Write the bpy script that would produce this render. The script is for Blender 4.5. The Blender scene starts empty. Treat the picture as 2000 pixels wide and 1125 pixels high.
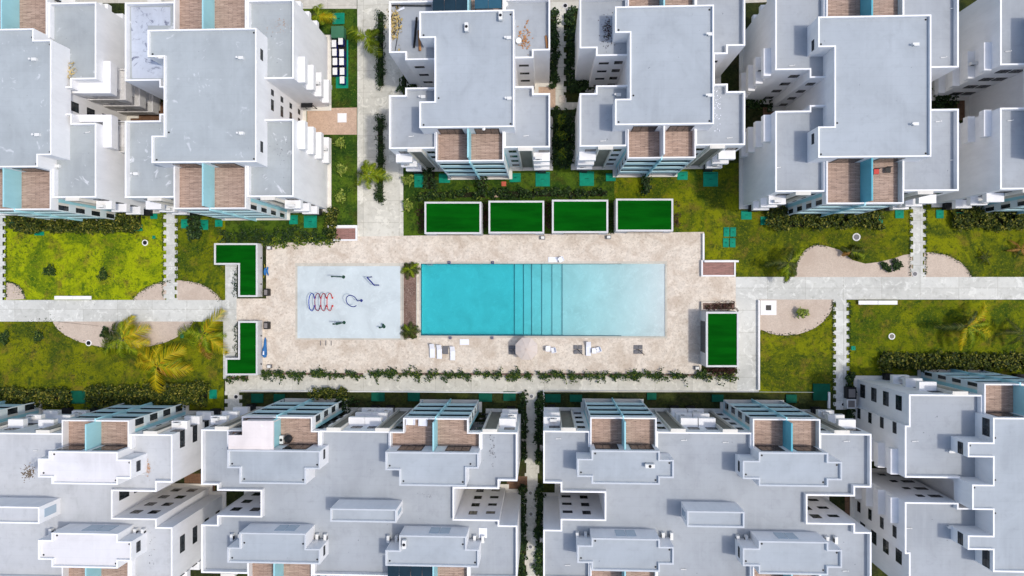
import bpy, bmesh, math, random
import numpy as np
from mathutils import Vector
random.seed(7); rng = np.random.default_rng(7)
R = math.radians
S = bpy.context.scene
COL = S.collection
# ---------------------------------------------------------------- camera, world, sun, exposure
H = 95.0; F = 1330.0; TH = math.atan(63 / F)
cd = bpy.data.cameras.new("camera"); cam = bpy.data.objects.new("camera", cd); COL.objects.link(cam)
cam.location = (0, 0, H); cam.rotation_euler = (0, TH, 0)
cd.sensor_width = 36; cd.lens = 36 * F / 2000; cd.clip_end = 5000; cd.clip_start = 0.5
S.camera = cam
SUN_EL = R(64); SUN_AZ = R(99)      # azimuth clockwise from north (+Y)
wd = bpy.data.worlds.new("World"); S.world = wd; wd.use_nodes = True
wn = wd.node_tree.nodes; wl = wd.node_tree.links
sky = wn.new("ShaderNodeTexSky"); sky.sky_type = 'NISHITA'; sky.sun_disc = False
sky.sun_elevation = SUN_EL; sky.sun_rotation = SUN_AZ; sky.air_density = 1.0; sky.dust_density = 2.6
bg = wn["Background"]; bg.inputs[1].default_value = 0.15
wl.new(sky.outputs[0], bg.inputs[0])
sd = bpy.data.lights.new("sun", 'SUN'); so = bpy.data.objects.new("sun", sd); COL.objects.link(so)
sd.energy = 1.55; sd.angle = R(3.0); sd.color = (1.0, 0.945, 0.86)
sdir = Vector((math.sin(SUN_AZ) * math.cos(SUN_EL), math.cos(SUN_AZ) * math.cos(SUN_EL), math.sin(SUN_EL)))
so.rotation_euler = sdir.to_track_quat('Z', 'Y').to_euler(); so.location = (60, -20, 120)
S.view_settings.view_transform = 'Standard'; S.view_settings.look = 'None'
S.view_settings.exposure = 0.40; S.view_settings.gamma = 1.0
S.cycles.max_bounces = 8; S.cycles.transparent_max_bounces = 24

# ---------------------------------------------------------------- survey helpers: measured photo points -> metres on a level
def W(px, py, z=0.0):
    dx, dy = (px - 1000) / F, -(py - 562.5) / F
    c, s = math.cos(TH), math.sin(TH)
    X = c * dx - s; Z = -s * dx - c
    t = (z - H) / Z
    return (X * t, dy * t)
def P(pts, z=0.0): return [W(a, b, z) for a, b in pts]
def rect(x0, y0, x1, y1, z=0.0):
    a = W(x0, y0, z); b = W(x1, y1, z)
    return a[0], b[0], b[1], a[1]          # xmin,xmax,ymin,ymax

# ---------------------------------------------------------------- materials
MATS = {}
def nt(name):
    m = bpy.data.materials.new(name); m.use_nodes = True
    n = m.node_tree.nodes; l = m.node_tree.links
    b = n["Principled BSDF"]; MATS[name] = m
    return m, n, l, b
def geo(n, l, scale=(1, 1, 1), rot=0):
    g = n.new("ShaderNodeNewGeometry"); mp = n.new("ShaderNodeMapping")
    mp.inputs['Scale'].default_value = scale; mp.inputs['Rotation'].default_value = (0, 0, rot)
    l.new(g.outputs['Position'], mp.inputs[0]); return mp.outputs[0]
def noise(n, l, vec, scale, detail=4, rough=.55, dist=0):
    t = n.new("ShaderNodeTexNoise"); t.inputs['Scale'].default_value = scale
    t.inputs['Detail'].default_value = detail; t.inputs['Roughness'].default_value = rough
    t.inputs['Distortion'].default_value = dist
    l.new(vec, t.inputs['Vector']); return t.outputs['Fac']
def ramp(n, l, fac, stops):
    r = n.new("ShaderNodeValToRGB"); e = r.color_ramp.elements
    while len(e) < len(stops): e.new(0.5)
    for i, (p, c) in enumerate(stops):
        e[i].position = p; e[i].color = (*c, 1) if len(c) == 3 else c
    l.new(fac, r.inputs[0]); return r.outputs[0]
def mix(n, l, a, b, fac, mode='MIX'):
    m = n.new("ShaderNodeMix"); m.data_type = 'RGBA'; m.blend_type = mode
    for sock, v in ((m.inputs[6], a), (m.inputs[7], b)):
        if isinstance(v, tuple): sock.default_value = (*v, 1)
        else: l.new(v, sock)
    if isinstance(fac, (int, float)): m.inputs[0].default_value = fac
    else: l.new(fac, m.inputs[0])
    return m.outputs[2]
def bump(n, l, b, h, strength=.3, dist=.05):
    u = n.new("ShaderNodeBump"); u.inputs['Strength'].default_value = strength; u.inputs['Distance'].default_value = dist
    l.new(h, u.inputs['Height']); l.new(u.outputs[0], b.inputs['Normal'])
def g3(v): return (v, v, v)
def sc(c, k): return tuple(x * k for x in c)

def paint(name, col, stain=.12, rough=.7):
    m, n, l, b = nt(name)
    v = geo(n, l, (1, 1, .35))
    f = noise(n, l, v, .7, 6, .65)
    f2 = noise(n, l, geo(n, l, (3, 3, .5)), 1.5, 4)
    c = ramp(n, l, f, [(.3, sc(col, 1 - stain)), (.62, col)])
    c = mix(n, l, c, sc(col, 1 - stain * 1.6), ramp(n, l, f2, [(.6, g3(0)), (.8, g3(.6))]))
    l.new(c, b.inputs['Base Color']); b.inputs['Roughness'].default_value = rough; b.inputs['Specular IOR Level'].default_value = .15
    bump(n, l, b, f2, .08, .02)
    return m
paint('white_paint', (.82, .815, .81), .10)
paint('cream_paint', (.70, .67, .60), .14)
paint('cyan_paint', (.34, .62, .66), .10)
paint('strong_cyan_paint', (.13, .44, .53), .12)
paint('pale_cyan_paint', (.50, .70, .72), .08)
paint('strip_render', (.24, .23, .19), .25)
paint('cabana_paint', (.64, .64, .64), .14)
paint('dark_frame', (.018, .018, .02), .2, .4)
paint('shade_dark_floor', (.035, .05, .055), .3, .35)  # balcony floor, near-black because the loggia's shade is put into its colour
paint('grey_plastic', (.16, .16, .17), .2, .5)
paint('ac_white', (.72, .72, .70), .08, .45)
paint('lounger_white', (.78, .80, .86), .04, .5)
paint('teal_plastic', (.003, .26, .16), .4, .7)
paint('dark_teal_cover', (.003, .09, .055), .35, .8)
paint('green_cabinet', (.05, .16, .09), .2, .5)
paint('navy_shade', (.012, .035, .055), .3, .5)
paint('blue_plastic', (.03, .16, .42), .3, .35)
paint('navy_paint', (.01, .02, .20), .2, .35)
paint('red_paint', (.60, .05, .04), .2, .35)
paint('maroon_paint', (.26, .015, .07), .2, .35)
paint('orange_paint', (.55, .12, .07), .2, .35)
paint('dark_green_paint', (.01, .06, .035), .2, .4)
paint('yellow_paint', (.5, .4, .04), .2, .4)
paint('umbrella_cloth', (.60, .53, .48), .10, .85)
paint('trunk_bark', (.16, .12, .08), .3, .9)
paint('timber', (.45, .22, .09), .3, .7)
paint('gap_shade_soil', (.02, .022, .010), .4, .95)
paint('straw', (.55, .42, .17), .4, .9)
paint('metal', (.45, .46, .48), .2, .35)
paint('beige_cover', (.62, .53, .46), .1, .9)

def roof_mat(name, base, dirt=.25, scratch=.0, white=.0):
    m, n, l, b = nt(name)
    v = geo(n, l)
    big = noise(n, l, v, .16, 6, .6, .6)
    mid = noise(n, l, v, .9, 8, .68, .4)
    fine = noise(n, l, v, 9, 4, .7)
    c = ramp(n, l, big, [(.3, sc(base, .86)), (.5, base), (.72, sc(base, 1.10))])
    c = mix(n, l, c, sc(base, .78), ramp(n, l, mid, [(.52, g3(0)), (.72, g3(dirt * 2))]))
    c = mix(n, l, c, sc(base, .5), ramp(n, l, mid, [(.68, g3(0)), (.78, g3(dirt * 1.2))]))
    # faint brushed membrane lanes
    w = noise(n, l, geo(n, l, (.9, .06, 1)), 2.2, 3)
    c = mix(n, l, c, sc(base, 1.12), ramp(n, l, w, [(.5, g3(0)), (.75, g3(.35))]))
    if white:
        s = noise(n, l, v, .55, 5, .6, 1.4)
        c = mix(n, l, c, (.75, .77, .80), ramp(n, l, s, [(.63, g3(0)), (.68, g3(white))]))
    if scratch:
        s = noise(n, l, v, .45, 9, .75, 2.0)
        c = mix(n, l, c, (.09, .10, .16), ramp(n, l, s, [(.55, g3(0)), (.63, g3(scratch))]))
    c = mix(n, l, c, sc(base, .7), ramp(n, l, fine, [(.62, g3(0)), (.8, g3(.25))]))
    br = n.new("ShaderNodeTexBrick"); l.new(geo(n, l), br.inputs['Vector']); br.offset = .5
    br.inputs['Scale'].default_value = 1; br.inputs['Brick Width'].default_value = 9; br.inputs['Row Height'].default_value = 1.05
    br.inputs['Mortar Size'].default_value = .02; br.inputs['Color1'].default_value = (0, 0, 0, 1); br.inputs['Color2'].default_value = (.0, .0, .0, 1); br.inputs['Mortar'].default_value = (.22, .22, .22, 1)
    c = mix(n, l, c, sc(base, .72), br.outputs[0])
    sp = noise(n, l, geo(n, l), 2.6, 3, .5)
    c = mix(n, l, c, sc(base, .35), ramp(n, l, sp, [(.74, g3(0)), (.77, g3(.8))]))
    l.new(c, b.inputs['Base Color']); b.inputs['Roughness'].default_value = .8
    bump(n, l, b, mid, .15, .03)
    return m
roof_mat('roof_lilac', (.33, .355, .38), .28)
roof_mat('roof_blue', (.35, .385, .415), .22)
roof_mat('roof_grey', (.345, .375, .385), .25, 0, .5)
roof_mat('roof_grey_top', (.36, .395, .41), .22, 0, .35)
roof_mat('roof_stained', (.47, .51, .58), .3, .9)
roof_mat('roof_pale', (.46, .475, .49), .35)
roof_mat('roof_white', (.64, .63, .64), .12)
roof_mat('roof_cream', (.72, .66, .64), .12, 0, .9)

def deck_mat(name, a, b_, d, rot=0):
    m, n, l, b = nt(name)
    v = geo(n, l, (1, 1, 1), rot)
    br = n.new("ShaderNodeTexBrick"); l.new(v, br.inputs['Vector'])
    br.inputs['Color1'].default_value = (*a, 1); br.inputs['Color2'].default_value = (*b_, 1); br.inputs['Mortar'].default_value = (*d, 1)
    br.inputs['Scale'].default_value = 1; br.inputs['Brick Width'].default_value = 1.1; br.inputs['Row Height'].default_value = .16
    br.inputs['Mortar Size'].default_value = .018; br.inputs['Mortar Smooth'].default_value = .3; br.inputs['Bias'].default_value = 0
    w = noise(n, l, geo(n, l, (.8, 6, 1), rot), 1.5, 5, .7)
    c = mix(n, l, br.outputs[0], sc(d, .8), ramp(n, l, w, [(.5, g3(0)), (.68, g3(.75))]))
    c = mix(n, l, c, sc(a, 1.25), ramp(n, l, w, [(.25, g3(.5)), (.42, g3(0))]))
    l.new(c, b.inputs['Base Color']); b.inputs['Roughness'].default_value = .7
    bump(n, l, b, br.outputs[1], .3, .01)
    return m
deck_mat('deck_brown', (.50, .36, .285), (.38, .265, .205), (.13, .085, .065))
deck_mat('planter_brown', (.34, .17, .14), (.28, .15, .12), (.12, .06, .05))
deck_mat('timber_cover', (.20, .10, .05), (.14, .07, .035), (.04, .02, .01), R(90))  # timber brown, darkened further to deepen the shade in the courtyard gaps

def lawn_mat(name, bright, mid, dark, shift=0., seed=0., brown=(.16, .12, .02)):
    m, n, l, b = nt(name)
    v = geo(n, l); vv = n.new("ShaderNodeVectorMath"); vv.operation = 'ADD'; vv.inputs[1].default_value = (seed, seed * 1.7, 0)
    l.new(v, vv.inputs[0]); v = vv.outputs[0]
    big = noise(n, l, v, .13, 5, .6, .5)
    med = noise(n, l, v, .8, 7, .7, .3)
    fine = noise(n, l, v, 6, 6, .8)
    c = ramp(n, l, big, [(.34 + shift, mid), (.47 + shift, tuple((p + q) / 2 for p, q in zip(mid, bright))), (.60 + shift, bright)])
    pat = noise(n, l, v, .21, 8, .68, .8)
    c = mix(n, l, c, tuple((p * .4 + q * .6) for p, q in zip(mid, dark)), ramp(n, l, pat, [(.46, g3(0)), (.57, g3(.95))]))
    c = mix(n, l, c, brown, ramp(n, l, noise(n, l, v, .38, 8, .75), [(.52, g3(0)), (.63, g3(.75))]))
    c = mix(n, l, c, dark, ramp(n, l, med, [(.52, g3(0)), (.64, g3(.8))]))
    c = mix(n, l, c, sc(dark, .6), ramp(n, l, noise(n, l, v, 2.0, 8, .82, .6), [(.54, g3(0)), (.61, g3(.85))]))
    c = mix(n, l, c, (bright[0] * 1.35, bright[1] * 1.2, bright[2] * 2), ramp(n, l, noise(n, l, v, 2.9, 8, .85), [(.53, g3(0)), (.62, g3(.85))]))
    c = mix(n, l, c, sc(dark, .6), ramp(n, l, fine, [(.3, g3(.75)), (.44, g3(0))]))
    l.new(c, b.inputs['Base Color']); b.inputs['Roughness'].default_value = .95
    b.inputs['Specular IOR Level'].default_value = .1
    bump(n, l, b, fine, .7, .08)
    return m
lawn_mat('lawn_bright', (.29, .35, .004), (.20, .26, .004), (.03, .085, .006), -.09, 3)
lawn_mat('lawn_olive', (.185, .205, .004), (.09, .11, .004), (.022, .050, .008), 0, 11)
lawn_mat('lawn_deep', (.085, .14, .010), (.030, .075, .008), (.010, .032, .006), .02, 23, (.05, .05, .01))
lawn_mat('lawn_mixed', (.18, .20, .004), (.075, .11, .004), (.018, .05, .007), .02, 31)
lawn_mat('ground_soil', (.05, .06, .012), (.03, .04, .012), (.012, .02, .008), 0, 41, (.05, .04, .02))

m, n, l, b = nt('turf')
v = geo(n, l); f = noise(n, l, v, 14, 5, .7); f2 = noise(n, l, geo(n, l, (.25, 1.5, 1)), .8, 4)
c = ramp(n, l, f2, [(.35, (.0005, .055, .002)), (.62, (.001, .085, .003))])
c = mix(n, l, c, (.008, .13, .008), ramp(n, l, f, [(.5, g3(0)), (.75, g3(.35))]))
l.new(c, b.inputs['Base Color']); b.inputs['Roughness'].default_value = 1; b.inputs['Specular IOR Level'].default_value = .05
bump(n, l, b, f, .5, .03)

def stone_mat(name, base, spot, patch, scale=1.0):
    m, n, l, b = nt(name)
    v = geo(n, l)
    vo = n.new("ShaderNodeTexVoronoi"); vo.inputs['Scale'].default_value = 2.6 * scale; l.new(v, vo.inputs['Vector'])
    sp = noise(n, l, v, 3.6 * scale, 8, .8, .3)
    mid = noise(n, l, v, .35, 9, .75, .5)
    hs = n.new("ShaderNodeSeparateColor"); l.new(vo.outputs['Color'], hs.inputs[0])
    c = ramp(n, l, hs.outputs[0], [(0, sc(base, .88)), (.5, base), (1, sc(base, 1.07))])
    c = mix(n, l, c, patch, ramp(n, l, mid, [(.46, g3(0)), (.62, g3(.85))]))
    c = mix(n, l, c, spot, ramp(n, l, sp, [(.52, g3(0)), (.66, g3(.85))]))
    c = mix(n, l, c, sc(base, 1.12), ramp(n, l, sp, [(.3, g3(.6)), (.42, g3(0))]))
    l.new(c, b.inputs['Base Color']); b.inputs['Roughness'].default_value = .8
    bump(n, l, b, sp, .25, .02)
    return m
stone_mat('coral_stone', (.66, .59, .50), (.30, .23, .16), (.48, .395, .31))
stone_mat('gravel', (.54, .45, .37), (.30, .22, .16), (.46, .37, .30), 3.2)
stone_mat('tan_pavers', (.52, .37, .27), (.28, .17, .11), (.44, .31, .23), 1.6)
stone_mat('mulch', (.17, .10, .075), (.45, .36, .30), (.06, .03, .02), 1.8)

def concrete_mat(name, base, stain, amt, greenish=(.2, .2, .1), slabs=True):
    m, n, l, b = nt(name)
    v = geo(n, l)
    a = noise(n, l, v, .22, 7, .65, .6); d = noise(n, l, v, 1.4, 7, .7, .5); f = noise(n, l, v, 12, 4, .7)
    c = ramp(n, l, a, [(.32, sc(base, .86)), (.5, base), (.7, sc(base, 1.08))])
    c = mix(n, l, c, stain, ramp(n, l, d, [(.52, g3(0)), (.72, g3(amt))]))
    c = mix(n, l, c, sc(base, 1.15), ramp(n, l, d, [(.28, g3(amt)), (.42, g3(0))]))
    c = mix(n, l, c, greenish, ramp(n, l, noise(n, l, v, .5, 6, .7), [(.6, g3(0)), (.75, g3(amt * .4))]))
    c = mix(n, l, c, sc(base, .7), ramp(n, l, f, [(.6, g3(0)), (.8, g3(.3))]))
    bk = n.new("ShaderNodeTexBrick"); l.new(v, bk.inputs['Vector']); bk.offset = 0; bk.inputs['Scale'].default_value = 1
    bk.inputs['Brick Width'].default_value = 5.1; bk.inputs['Row Height'].default_value = 3.07; bk.inputs['Mortar Size'].default_value = .03
    bk.inputs['Color1'].default_value = (1, 1, 1, 1); bk.inputs['Color2'].default_value = (.84, .84, .83, 1); bk.inputs['Mortar'].default_value = (.66, .65, .62, 1)
    if slabs: c = mix(n, l, c, bk.outputs[0], 1.0, 'MULTIPLY')
    w_ = noise(n, l, v, .75, 9, .75, 1.2)
    c = mix(n, l, c, sc(base, 1.3), ramp(n, l, w_, [(.54, g3(0)), (.60, g3(amt * .7))]))
    l.new(c, b.inputs['Base Color']); b.inputs['Roughness'].default_value = .85
    bump(n, l, b, d, .12, .02)
    return m
concrete_mat('concrete_pale', (.60, .605, .57), (.40, .41, .37), .75)
concrete_mat('concrete_warm', (.60, .58, .505), (.35, .33, .26), .75, (.30, .29, .17))
concrete_mat('concrete_cream', (.54, .51, .44), (.44, .38, .30), .5, (.34, .35, .22))
concrete_mat('splash_floor', (.52, .585, .60), (.45, .52, .54), .35, (.46, .48, .46), False)
concrete_mat('pool_plaster', (.55, .575, .60), (.46, .52, .56), .4, (.44, .50, .53), False)

m, n, l, b = nt('pool_line'); b.inputs['Base Color'].default_value = (.01, .10, .14, 1); b.inputs['Roughness'].default_value = .3
m, n, l, b = nt('dark_glass'); b.inputs['Base Color'].default_value = (.012, .016, .02, 1); b.inputs['Roughness'].default_value = .08
v = geo(n, l); l.new(ramp(n, l, noise(n, l, v, 1.2, 2), [(.35, (.01, .013, .016)), (.7, (.035, .045, .05))]), b.inputs['Base Color'])
m, n, l, b = nt('skylight_glass'); b.inputs['Base Color'].default_value = (.36, .45, .52, 1); b.inputs['Roughness'].default_value = .12

# water: clear film over an absorbing volume
m, n, l, b = nt('pool_water'); n.remove(b); out = n["Material Output"]
tr = n.new("ShaderNodeBsdfTransparent"); gl = n.new("ShaderNodeBsdfGlossy"); gl.inputs['Roughness'].default_value = .06
fr = n.new("ShaderNodeFresnel"); fr.inputs[0].default_value = 1.33; mx = n.new("ShaderNodeMixShader")
bu = n.new("ShaderNodeBump"); bu.inputs['Strength'].default_value = .25; bu.inputs['Distance'].default_value = .03
l.new(noise(n, l, geo(n, l), 1.3, 3), bu.inputs['Height']); l.new(bu.outputs[0], gl.inputs['Normal']); l.new(bu.outputs[0], fr.inputs['Normal'])
l.new(fr.outputs[0], mx.inputs[0]); l.new(tr.outputs[0], mx.inputs[1]); l.new(gl.outputs[0], mx.inputs[2]); l.new(mx.outputs[0], out.inputs['Surface'])
va = n.new("ShaderNodeVolumeAbsorption"); va.inputs['Color'].default_value = (.0, .90, .93, 1); va.inputs['Density'].default_value = 1.15
l.new(va.outputs[0], out.inputs['Volume'])

def leaf_mat(name, stops, rough=.55):
    m, n, l, b = nt(name)
    g = n.new("ShaderNodeNewGeometry")
    c = ramp(n, l, g.outputs['Random Per Island'], stops)
    l.new(c, b.inputs['Base Color']); b.inputs['Roughness'].default_value = rough
    b.inputs['Specular IOR Level'].default_value = .25
    t = n.new("ShaderNodeBsdfTranslucent"); l.new(c, t.inputs[0]); mx = n.new("ShaderNodeMixShader"); mx.inputs[0].default_value = .25
    l.new(b.outputs[0], mx.inputs[1]); l.new(t.outputs[0], mx.inputs[2]); l.new(mx.outputs[0], n["Material Output"].inputs[0])
    return m
leaf_mat('leaf_dark', [(0, (.008, .022, .006)), (.6, (.02, .05, .010)), (.93, (.05, .10, .02)), (1, (.14, .18, .03))])
leaf_mat('leaf_hedge', [(0, (.010, .024, .004)), (.45, (.035, .060, .006)), (.8, (.12, .14, .012)), (1, (.34, .30, .05))])
leaf_mat('leaf_vine', [(0, (.010, .030, .008)), (.6, (.025, .065, .010)), (.9, (.10, .15, .02)), (1, (.22, .26, .03))])
leaf_mat('leaf_bright', [(0, (.06, .12, .015)), (.5, (.20, .28, .03)), (1, (.42, .45, .10))])
leaf_mat('leaf_red', [(0, (.03, .012, .010)), (.6, (.07, .02, .02)), (.85, (.03, .06, .01)), (1, (.14, .05, .04))])
leaf_mat('leaf_weed', [(0, (.03, .08, .01)), (.5, (.09, .15, .01)), (1, (.30, .33, .02))])
leaf_mat('palm_green', [(0, (.06, .11, .006)), (.5, (.18, .26, .006)), (.85, (.32, .38, .012)), (1, (.42, .40, .03))])
leaf_mat('palm_yellow', [(0, (.20, .22, .006)), (.4, (.42, .40, .01)), (.85, (.66, .50, .012)), (1, (.50, .22, .01))])
leaf_mat('palm_olive', [(0, (.02, .045, .010)), (.5, (.06, .09, .015)), (1, (.17, .17, .03))])
leaf_mat('palm_dry', [(0, (.16, .07, .015)), (.5, (.36, .18, .03)), (1, (.55, .35, .12))])

# ---------------------------------------------------------------- mesh building
def ccw(p):
    a = sum(p[i][0] * p[(i + 1) % len(p)][1] - p[(i + 1) % len(p)][0] * p[i][1] for i in range(len(p)))
    return list(p) if a > 0 else list(reversed(p))
def offset(poly, d):       # d>0 shrinks a CCW polygon
    n = len(poly); out = []
    for i in range(n):
        a, b, c = poly[i - 1], poly[i], poly[(i + 1) % n]
        e1 = Vector((b[0] - a[0], b[1] - a[1])).normalized(); e2 = Vector((c[0] - b[0], c[1] - b[1])).normalized()
        n1 = Vector((-e1.y, e1.x)); n2 = Vector((-e2.y, e2.x))
        k = 1 + n1.dot(n2)
        o = (n1 + n2) / max(k, .2) * d
        out.append((b[0] + o.x, b[1] + o.y))
    return out
class MB:
    def __init__(s): s.v = []; s.f = []; s.m = []; s.slot = 0
    def add(s, vs, fs):
        o = len(s.v); s.v += [tuple(q) for q in vs]
        for f in fs: s.f.append([o + i for i in f]); s.m.append(s.slot)
    def box(s, x0, x1, y0, y1, z0, z1):
        if x0 > x1: x0, x1 = x1, x0
        if y0 > y1: y0, y1 = y1, y0
        s.add([(x0, y0, z0), (x1, y0, z0), (x1, y1, z0), (x0, y1, z0), (x0, y0, z1), (x1, y0, z1), (x1, y1, z1), (x0, y1, z1)],
              [(0, 3, 2, 1), (4, 5, 6, 7), (0, 1, 5, 4), (1, 2, 6, 5), (2, 3, 7, 6), (3, 0, 4, 7)])
    def prism(s, poly, z0, z1, bottom=True):
        p = ccw(poly); n = len(p)
        s.add([(x, y, z0) for x, y in p] + [(x, y, z1) for x, y in p],
              [tuple(range(n, 2 * n))] + ([tuple(reversed(range(n)))] if bottom else []) +
              [(i, (i + 1) % n, n + (i + 1) % n, n + i) for i in range(n)])
    def sheet(s, poly, z):
        p = ccw(poly); s.add([(x, y, z) for x, y in p], [tuple(range(len(p)))])
    def shell(s, poly, zb, zt, zi, t):      # outer wall, rim, inner parapet face
        p = ccw(poly); q = offset(p, t); n = len(p)
        s.add([(x, y, zb) for x, y in p] + [(x, y, zt) for x, y in p] + [(x, y, zt) for x, y in q] + [(x, y, zi) for x, y in q],
              [(i, (i + 1) % n, n + (i + 1) % n, n + i) for i in range(n)] +
              [(n + i, n + (i + 1) % n, 2 * n + (i + 1) % n, 2 * n + i) for i in range(n)] +
              [(2 * n + i, 2 * n + (i + 1) % n, 3 * n + (i + 1) % n, 3 * n + i) for i in range(n)])
    def tube(s, pts, r, seg=8, cap=True):
        pts = [Vector(q) for q in pts]; rs = r if isinstance(r, (list, tuple)) else [r] * len(pts)
        vs = []
        for i, q in enumerate(pts):
            d = (pts[min(i + 1, len(pts) - 1)] - pts[max(i - 1, 0)]).normalized()
            u = d.cross(Vector((0, 0, 1)) if abs(d.z) < .9 else Vector((1, 0, 0))).normalized(); w = d.cross(u)
            for k in range(seg):
                a = 2 * math.pi * k / seg; vs.append(q + (u * math.cos(a) + w * math.sin(a)) * rs[i])
        fs = [(i * seg + k, i * seg + (k + 1) % seg, (i + 1) * seg + (k + 1) % seg, (i + 1) * seg + k) for i in range(len(pts) - 1) for k in range(seg)]
        if cap: fs += [tuple(range(seg)), tuple(reversed(range((len(pts) - 1) * seg, len(pts) * seg)))]
        s.add(vs, fs)
    def cyl(s, x, y, z0, z1, r0, r1=None, seg=20): s.tube([(x, y, z0), (x, y, z1)], [r0, r1 if r1 is not None else r0], seg)
    def obj(s, name, mats, parent=None, loc=None, smooth=False, bevel=0):
        me = bpy.data.meshes.new(name)
        o = bpy.data.objects.new(name, me)
        off = Vector(loc) if loc is not None else (Vector(parent_world(parent)) if parent else Vector((0, 0, 0)))
        me.from_pydata([Vector(q) - off for q in s.v], [], s.f)
        mats = mats if isinstance(mats, (list, tuple)) else [mats]
        for mm in mats: me.materials.append(MATS[mm])
        if len(mats) > 1: me.polygons.foreach_set('material_index', s.m)
        if smooth: me.polygons.foreach_set('use_smooth', [True] * len(me.polygons))
        me.update(); COL.objects.link(o)
        if bevel:
            bm = bmesh.new(); bm.from_mesh(me); bmesh.ops.remove_doubles(bm, verts=bm.verts, dist=1e-5)
            bmesh.ops.bevel(bm, geom=list(bm.edges), offset=bevel, segments=2, affect='EDGES', clamp_overlap=True)
            bm.to_mesh(me); bm.free()
        if parent: o.parent = parent
        if loc is not None: o.location = loc
        return o
def parent_world(p):
    v = Vector((0, 0, 0))
    while p: v = v + p.location; p = p.parent
    return v
def tag(o, label=None, cat=None, group=None, kind=None):
    if label: o['label'] = label
    if cat: o['category'] = cat
    if group: o['group'] = group
    if kind: o['kind'] = kind
    return o
def thing(name, label, cat, loc, group=None):
    o = bpy.data.objects.new(name, None); COL.objects.link(o); o.location = loc; o.empty_display_size = .3
    return tag(o, label, cat, group)
def struct(name, polys, mat, z=0.0):
    mb = MB()
    for p in polys: mb.sheet(p, z)
    return tag(mb.obj(name, mat), kind='structure')
def copy_tree(o, parent=None, loc=None):
    c = o.copy(); COL.objects.link(c)
    if parent: c.parent = parent
    if loc is not None: c.location = loc
    for ch in list(o.children): copy_tree(ch, c)
    return c

# ---------------------------------------------------------------- ground, lawns, paths
PX0, PX1, PY0, PY1 = rect(822, 515, 1299, 657)       # pool
mb = MB(); B = 900
xs = [-B, PX0 - .1, PX1 + .1, B]; ys = [-B, PY0 - .1, PY1 + .1, B]
for i in range(3):
    for j in range(3):
        if i == 1 and j == 1: continue
        mb.add([(xs[i], ys[j], 0), (xs[i + 1], ys[j], 0), (xs[i + 1], ys[j + 1], 0), (xs[i], ys[j + 1], 0)], [(0, 1, 2, 3)])
tag(mb.obj('ground', 'ground_soil'), kind='structure')
def lawn(mat, *polys): return struct('lawn', [P(p) for p in polys], mat, .004)
lawn('lawn_bright', [(8, 405), (325, 405), (325, 586), (8, 586)])
lawn('lawn_mixed', [(340, 405), (440, 405), (440, 586), (340, 586)])
lawn('lawn_deep', [(440, 400), (650, 400), (650, 480), (440, 480)])
lawn('lawn_olive', [(-150, 626), (437, 626), (437, 800), (-150, 800)])
lawn('lawn_deep', [(560, 15), (698, 15), (698, 470), (650, 470), (650, 399), (560, 399)])
lawn('lawn_deep', [(786, 322), (1200, 322), (1200, 462), (786, 462)])
lawn('lawn_mixed', [(1200, 318), (1376, 318), (1376, 460), (1200, 460)])
lawn('lawn_olive', [(1376, 318), (1783, 318), (1783, 543), (1376, 543)])
lawn('lawn_olive', [(1803, 360), (2200, 360), (2200, 543), (1803, 543)])
lawn('lawn_olive', [(1483, 586), (1632, 586), (1632, 768), (1483, 768)])
lawn('lawn_mixed', [(1654, 586), (2200, 586), (2200, 760), (1654, 760)])
def path(mat, *polys, z=.008): return struct('path', [P(p) for p in polys], mat, z)
path('concrete_pale', [(-200, 586), (440, 586), (440, 516), (463, 516), (463, 628), (-200, 628)])
path('concrete_pale', [(436, 628), (463, 628), (463, 740), (436, 740)])
path('concrete_pale', [(1436, 541), (2300, 541), (2300, 585), (1482, 585), (1482, 766), (1440, 766), (1440, 720), (1436, 720)])
path('concrete_warm', [(463, 728), (1436, 728), (1436, 730), (1440, 730), (1440, 766), (463, 766)])
path('concrete_warm', [(440, 740), (463, 740), (463, 766), (440, 766)])
path('concrete_warm', [(698, -60), (786, -60), (788, 465), (698, 465)])
path('concrete_cream', [(560, -60), (697, -60), (697, 17), (560, 17)])
path('concrete_cream', [(740, -80), (1500, -80), (1500, 4), (1100, 20), (1060, 20), (1060, 4), (740, 4)], z=.006)
path('concrete_cream', [(-200, -80), (560, -80), (560, 6), (-200, 6)], z=.006)
def toothed(xc, w, y0, y1, mat='concrete_pale', pitch=15.5, depth=6):
    L, Rr = [], []; y = y0; k = 0
    while y < y1:
        ye = min(y + pitch / 2, y1); d = depth if k % 2 else 0
        L += [(xc - w / 2 + d, y), (xc - w / 2 + d, ye)]; Rr += [(xc + w / 2 - (depth - d), y), (xc + w / 2 - (depth - d), ye)]
        y = ye; k += 1
    return struct('path', [P(L + Rr[::-1])], mat, .009)
toothed(333, 28, 404, 587); toothed(-2, 26, 410, 587); toothed(1793, 31, 385, 542); toothed(1643, 32, 584, 800)
toothed(456, 34, 764, 810, 'concrete_warm')
toothed(1039, 28, 764, 1250, 'concrete_warm', 40, 3); toothed(1092, 28, 4, 215, 'concrete_warm', 22, 5)
path('concrete_warm', [(1062, 200), (1130, 200), (1130, 214), (1062, 214)])
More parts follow.
